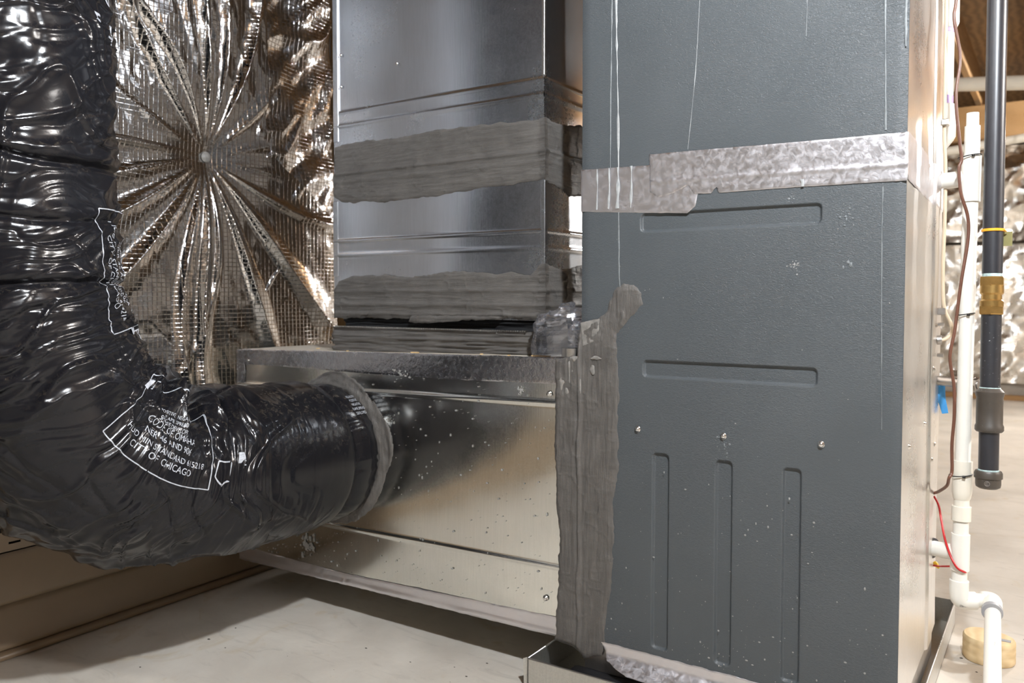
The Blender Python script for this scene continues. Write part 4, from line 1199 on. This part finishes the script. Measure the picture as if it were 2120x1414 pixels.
# tan cable and clips at the furnace corner
tc_ = tag(empty('tan_cable', (.01, .48, .85)), 'tan cable running down the corner of the furnace front', 'cable')
MB().tube([(-.002, .51, 2.1), (.004, .50, 1.8), (.008, .495, 1.651), (.009, .490, 1.479), (.010, .484, 1.331), (.014, .483, 1.251), (.015, .478, 1.136), (.014, .473, 1.011), (.018, .472, .925), (.032, .480, .885), (.034, .480, .862), (.020, .472, .847), (.004, .468, .845)], .0042, 10, 8).build('jacket', 'tan_wire', tc_, True)
MB().box((.004, .470, 1.352), (.020, .498, 1.367), .002).build('clip', 'galv_front', tc_)
MB().box((.004, .462, .905), (.022, .486, .922), .002).build('clip', 'wire_steel', tc_)
cyl(tc_, 'strain_relief', 'wire_steel', (.004, .468, .845), (.014, .470, .846), .011)
for z in (.882, .809): cyl(tc_, 'conduit_bolt', 'chrome', (.004, .482, z), (.018, .482, z), .005, 6)
rw = tag(empty('red_wire', (.04, .49, .40)), 'thin red wire hanging beside the lower drain tee', 'wire')
MB().tube([(.004, .475, .470), (.015, .470, .450), (.023, .455, .419), (.033, .430, .385), (.047, .402, .356), (.062, .391, .332), (.076, .398, .321), (.080, .410, .318)], .0026, 8, 8).build('wire', 'red_wire', rw, True)
MB().tube([(.004, .48, .300), (.022, .470, .304), (.042, .462, .310)], .0022, 8, 6).build('wire', 'red_wire', rw, True)
MB().lathe([(.003, 0), (.0055, .004), (.0055, .010), (.002, .018)], (.006, .486, .308), (.6, -.3, -.7), 10).build('yellow_connector', 'yellow', rw, True)
bt = sheet('blue_tape', [(.0, .735), (.016, .735), (.018, .70), (.024, .663), (.010, .660), (.002, .69)], lambda u, v, h: (u + .0, .545 - h + .004 * np.sin(v * 60), v), lambda U, V, D: .0006 + 0 * U, 'bluetape', None, .003)
tag(bt, 'strip of blue tape hanging off the furnace front edge', 'tape')
# white vent with purple primer rings, partly behind the furnace corner
vp = tag(empty('vent_pipe', (-.01, .62, 1.3)), 'white plastic vent pipe with purple primer stains behind the furnace corner', 'pipe')
vx, vy = -.008, .600
cyl(vp, 'pipe_length', 'pvc', (vx, vy, 1.40), (vx, vy, 2.2), .024)
cyl(vp, 'socket', 'pvc', (vx, vy, 1.315), (vx, vy, 1.425), .031, 26, [(.010, 0), (.026, .02), (.031, .03), (.031, .108), (.027, .11)])
cyl(vp, 'primer_ring', 'primer', (vx, vy, 1.425), (vx, vy, 1.446), .0244)
cyl(vp, 'socket', 'pvc', (vx, vy, 1.61), (vx, vy, 1.72), .034, 26, [(.026, 0), (.030, .004), (.034, .014), (.034, .11)])
cyl(vp, 'primer_ring', 'primer', (vx, vy, 1.600), (vx, vy, 1.612), .0250)

# round wood block on the floor
V = []; n = 64; rows = [(0, .94), (.006, 1.0), (.018, 1.0), (.022, .985), (.026, 1.0), (.040, 1.0), (.044, .985), (.048, 1.0), (.058, .99), (.062, .94)]
for z, k in rows:
    for i_ in range(n):
        a = 2 * PI * i_ / n
        r = .056 * (1 + .10 * math.cos(2 * a + .5) + .04 * math.cos(3 * a)) * k
        V.append((.108 + r * math.cos(a) * 1.0, .735 + r * math.sin(a) * 1.05, z + .001))
F = [tuple(range(n - 1, -1, -1)), tuple(range((len(rows) - 1) * n, len(rows) * n))]
for k in range(len(rows) - 1):
    for i_ in range(n):
        j = (i_ + 1) % n; F.append((k * n + i_, k * n + j, (k + 1) * n + j, (k + 1) * n + i_))
wb = mk('wood_block', V, F, 'block'); autosmooth(wb, 35)
tag(wb, 'pale rounded wood block lying on the floor behind the drain pipe', 'wood block')
pl = MB().box((.128, .715, .0632), (.160, .730, .0642)).build('paper_label', 'label_grey', wb)

# ================================================================== FAR END of the basement
def far_foil(name, x0, x1, z0, z1, y, seed, label):
    A, Bq = np.meshgrid(np.linspace(x0, x1, 260), np.linspace(z0, z1, 120), indexing='ij')
    H = .10 * fbm(A * 2.0 + Bq * .8, Bq * 1.4, None, 3, seed) + .045 * (1 - 2 * np.abs(fbm(A * 5 - Bq * 3, Bq * 3, None, 2, seed + 1))) + .012 * fbm(A * 22, Bq * 16, None, 2, seed + 2)
    H += .03 * np.exp(-((Bq - z0) / .05) ** 2)
    o = mk(name, np.stack([A.ravel(), (y - .13 - H).ravel(), Bq.ravel()], 1), grid_faces(*A.shape), 'foil_far', None, True, np.stack([A.ravel() / .05, Bq.ravel() / .05], 1))
    return tag(o, label, 'insulation')
far_foil('foil_insulation', -1.9, 3.0, .16, 1.42, YB, 300, 'bright foil insulation sheet on the lower far wall')
far_foil('foil_insulation', -1.9, 3.0, 1.45, 2.30, YB - .04, 320, 'crumpled foil insulation sheet on the upper far wall, above the dark gap')
o = MB().box((-2.1, YB - .09, 0), (3.2, YB - .001, .045), .004).build('trim_2', 'joist'); o['kind'] = 'structure'
hd = MB().box((-2.1, YB - .10, 2.33), (3.2, YB - .001, 2.45), .004).build('sill_beam', 'joist'); tag(hd, 'wood sill beam along the top of the far wall', 'beam')
for i, (a, c, r, lab) in enumerate((((-.6, 4.6, 2.40), (1.4, 4.0, 2.05), .045, 'pale pipe slanting under the joists behind the black gas pipe'), ((-.6, 5.0, 1.98), (1.6, 5.3, 2.25), .030, 'pale pipe crossing low in front of the far foil wall'))):
    o = cyl(None, 'overhead_pipe', 'pvc_fit', a, c, r); tag(o, lab, 'pipe')
bm_ = MB().box((-.8, 5.6, 2.16), (1.8, 5.70, 2.42), .004).build('cross_beam', 'joist'); tag(bm_, 'wood cross beam under the joists near the far wall', 'beam')
lp = MB().tube([(.22, 4.5, 2.35), (.25, 4.45, 2.15), (.33, 4.42, 2.02), (.36, 4.45, 2.12), (.31, 4.5, 2.28)], .008, 8, 8).build('hanging_cable', 'tie', None, True); tag(lp, 'black cable loop hanging from the joists at the far end', 'cable')
# scatter of grit on the floor
def floor_grit():
    rs = np.random.RandomState(8); b = MB()
    for i in range(70):
        if i < 36: x, y = rs.uniform(.03, .35), rs.uniform(.1, 1.6)
        else: x, y = rs.uniform(-1.7, -.84), rs.uniform(-.9, .0)
        r = .001 + .003 * rs.rand() ** 2; k = 5; ph0 = rs.rand() * 6
        V = [(x + r * math.cos(2 * PI * j / k + ph0) * (1 + rs.rand()), y + r * math.sin(2 * PI * j / k + ph0), .0003) for j in range(k)] + [(x, y, r * .7)]
        b.add(V, [(j, (j + 1) % k, k) for j in range(k)])
    o = b.build('floor_grit', 'cast', None, False, 'stuff'); tag(o, 'scattered dark grit and crumbs on the concrete floor', 'debris')
floor_grit()
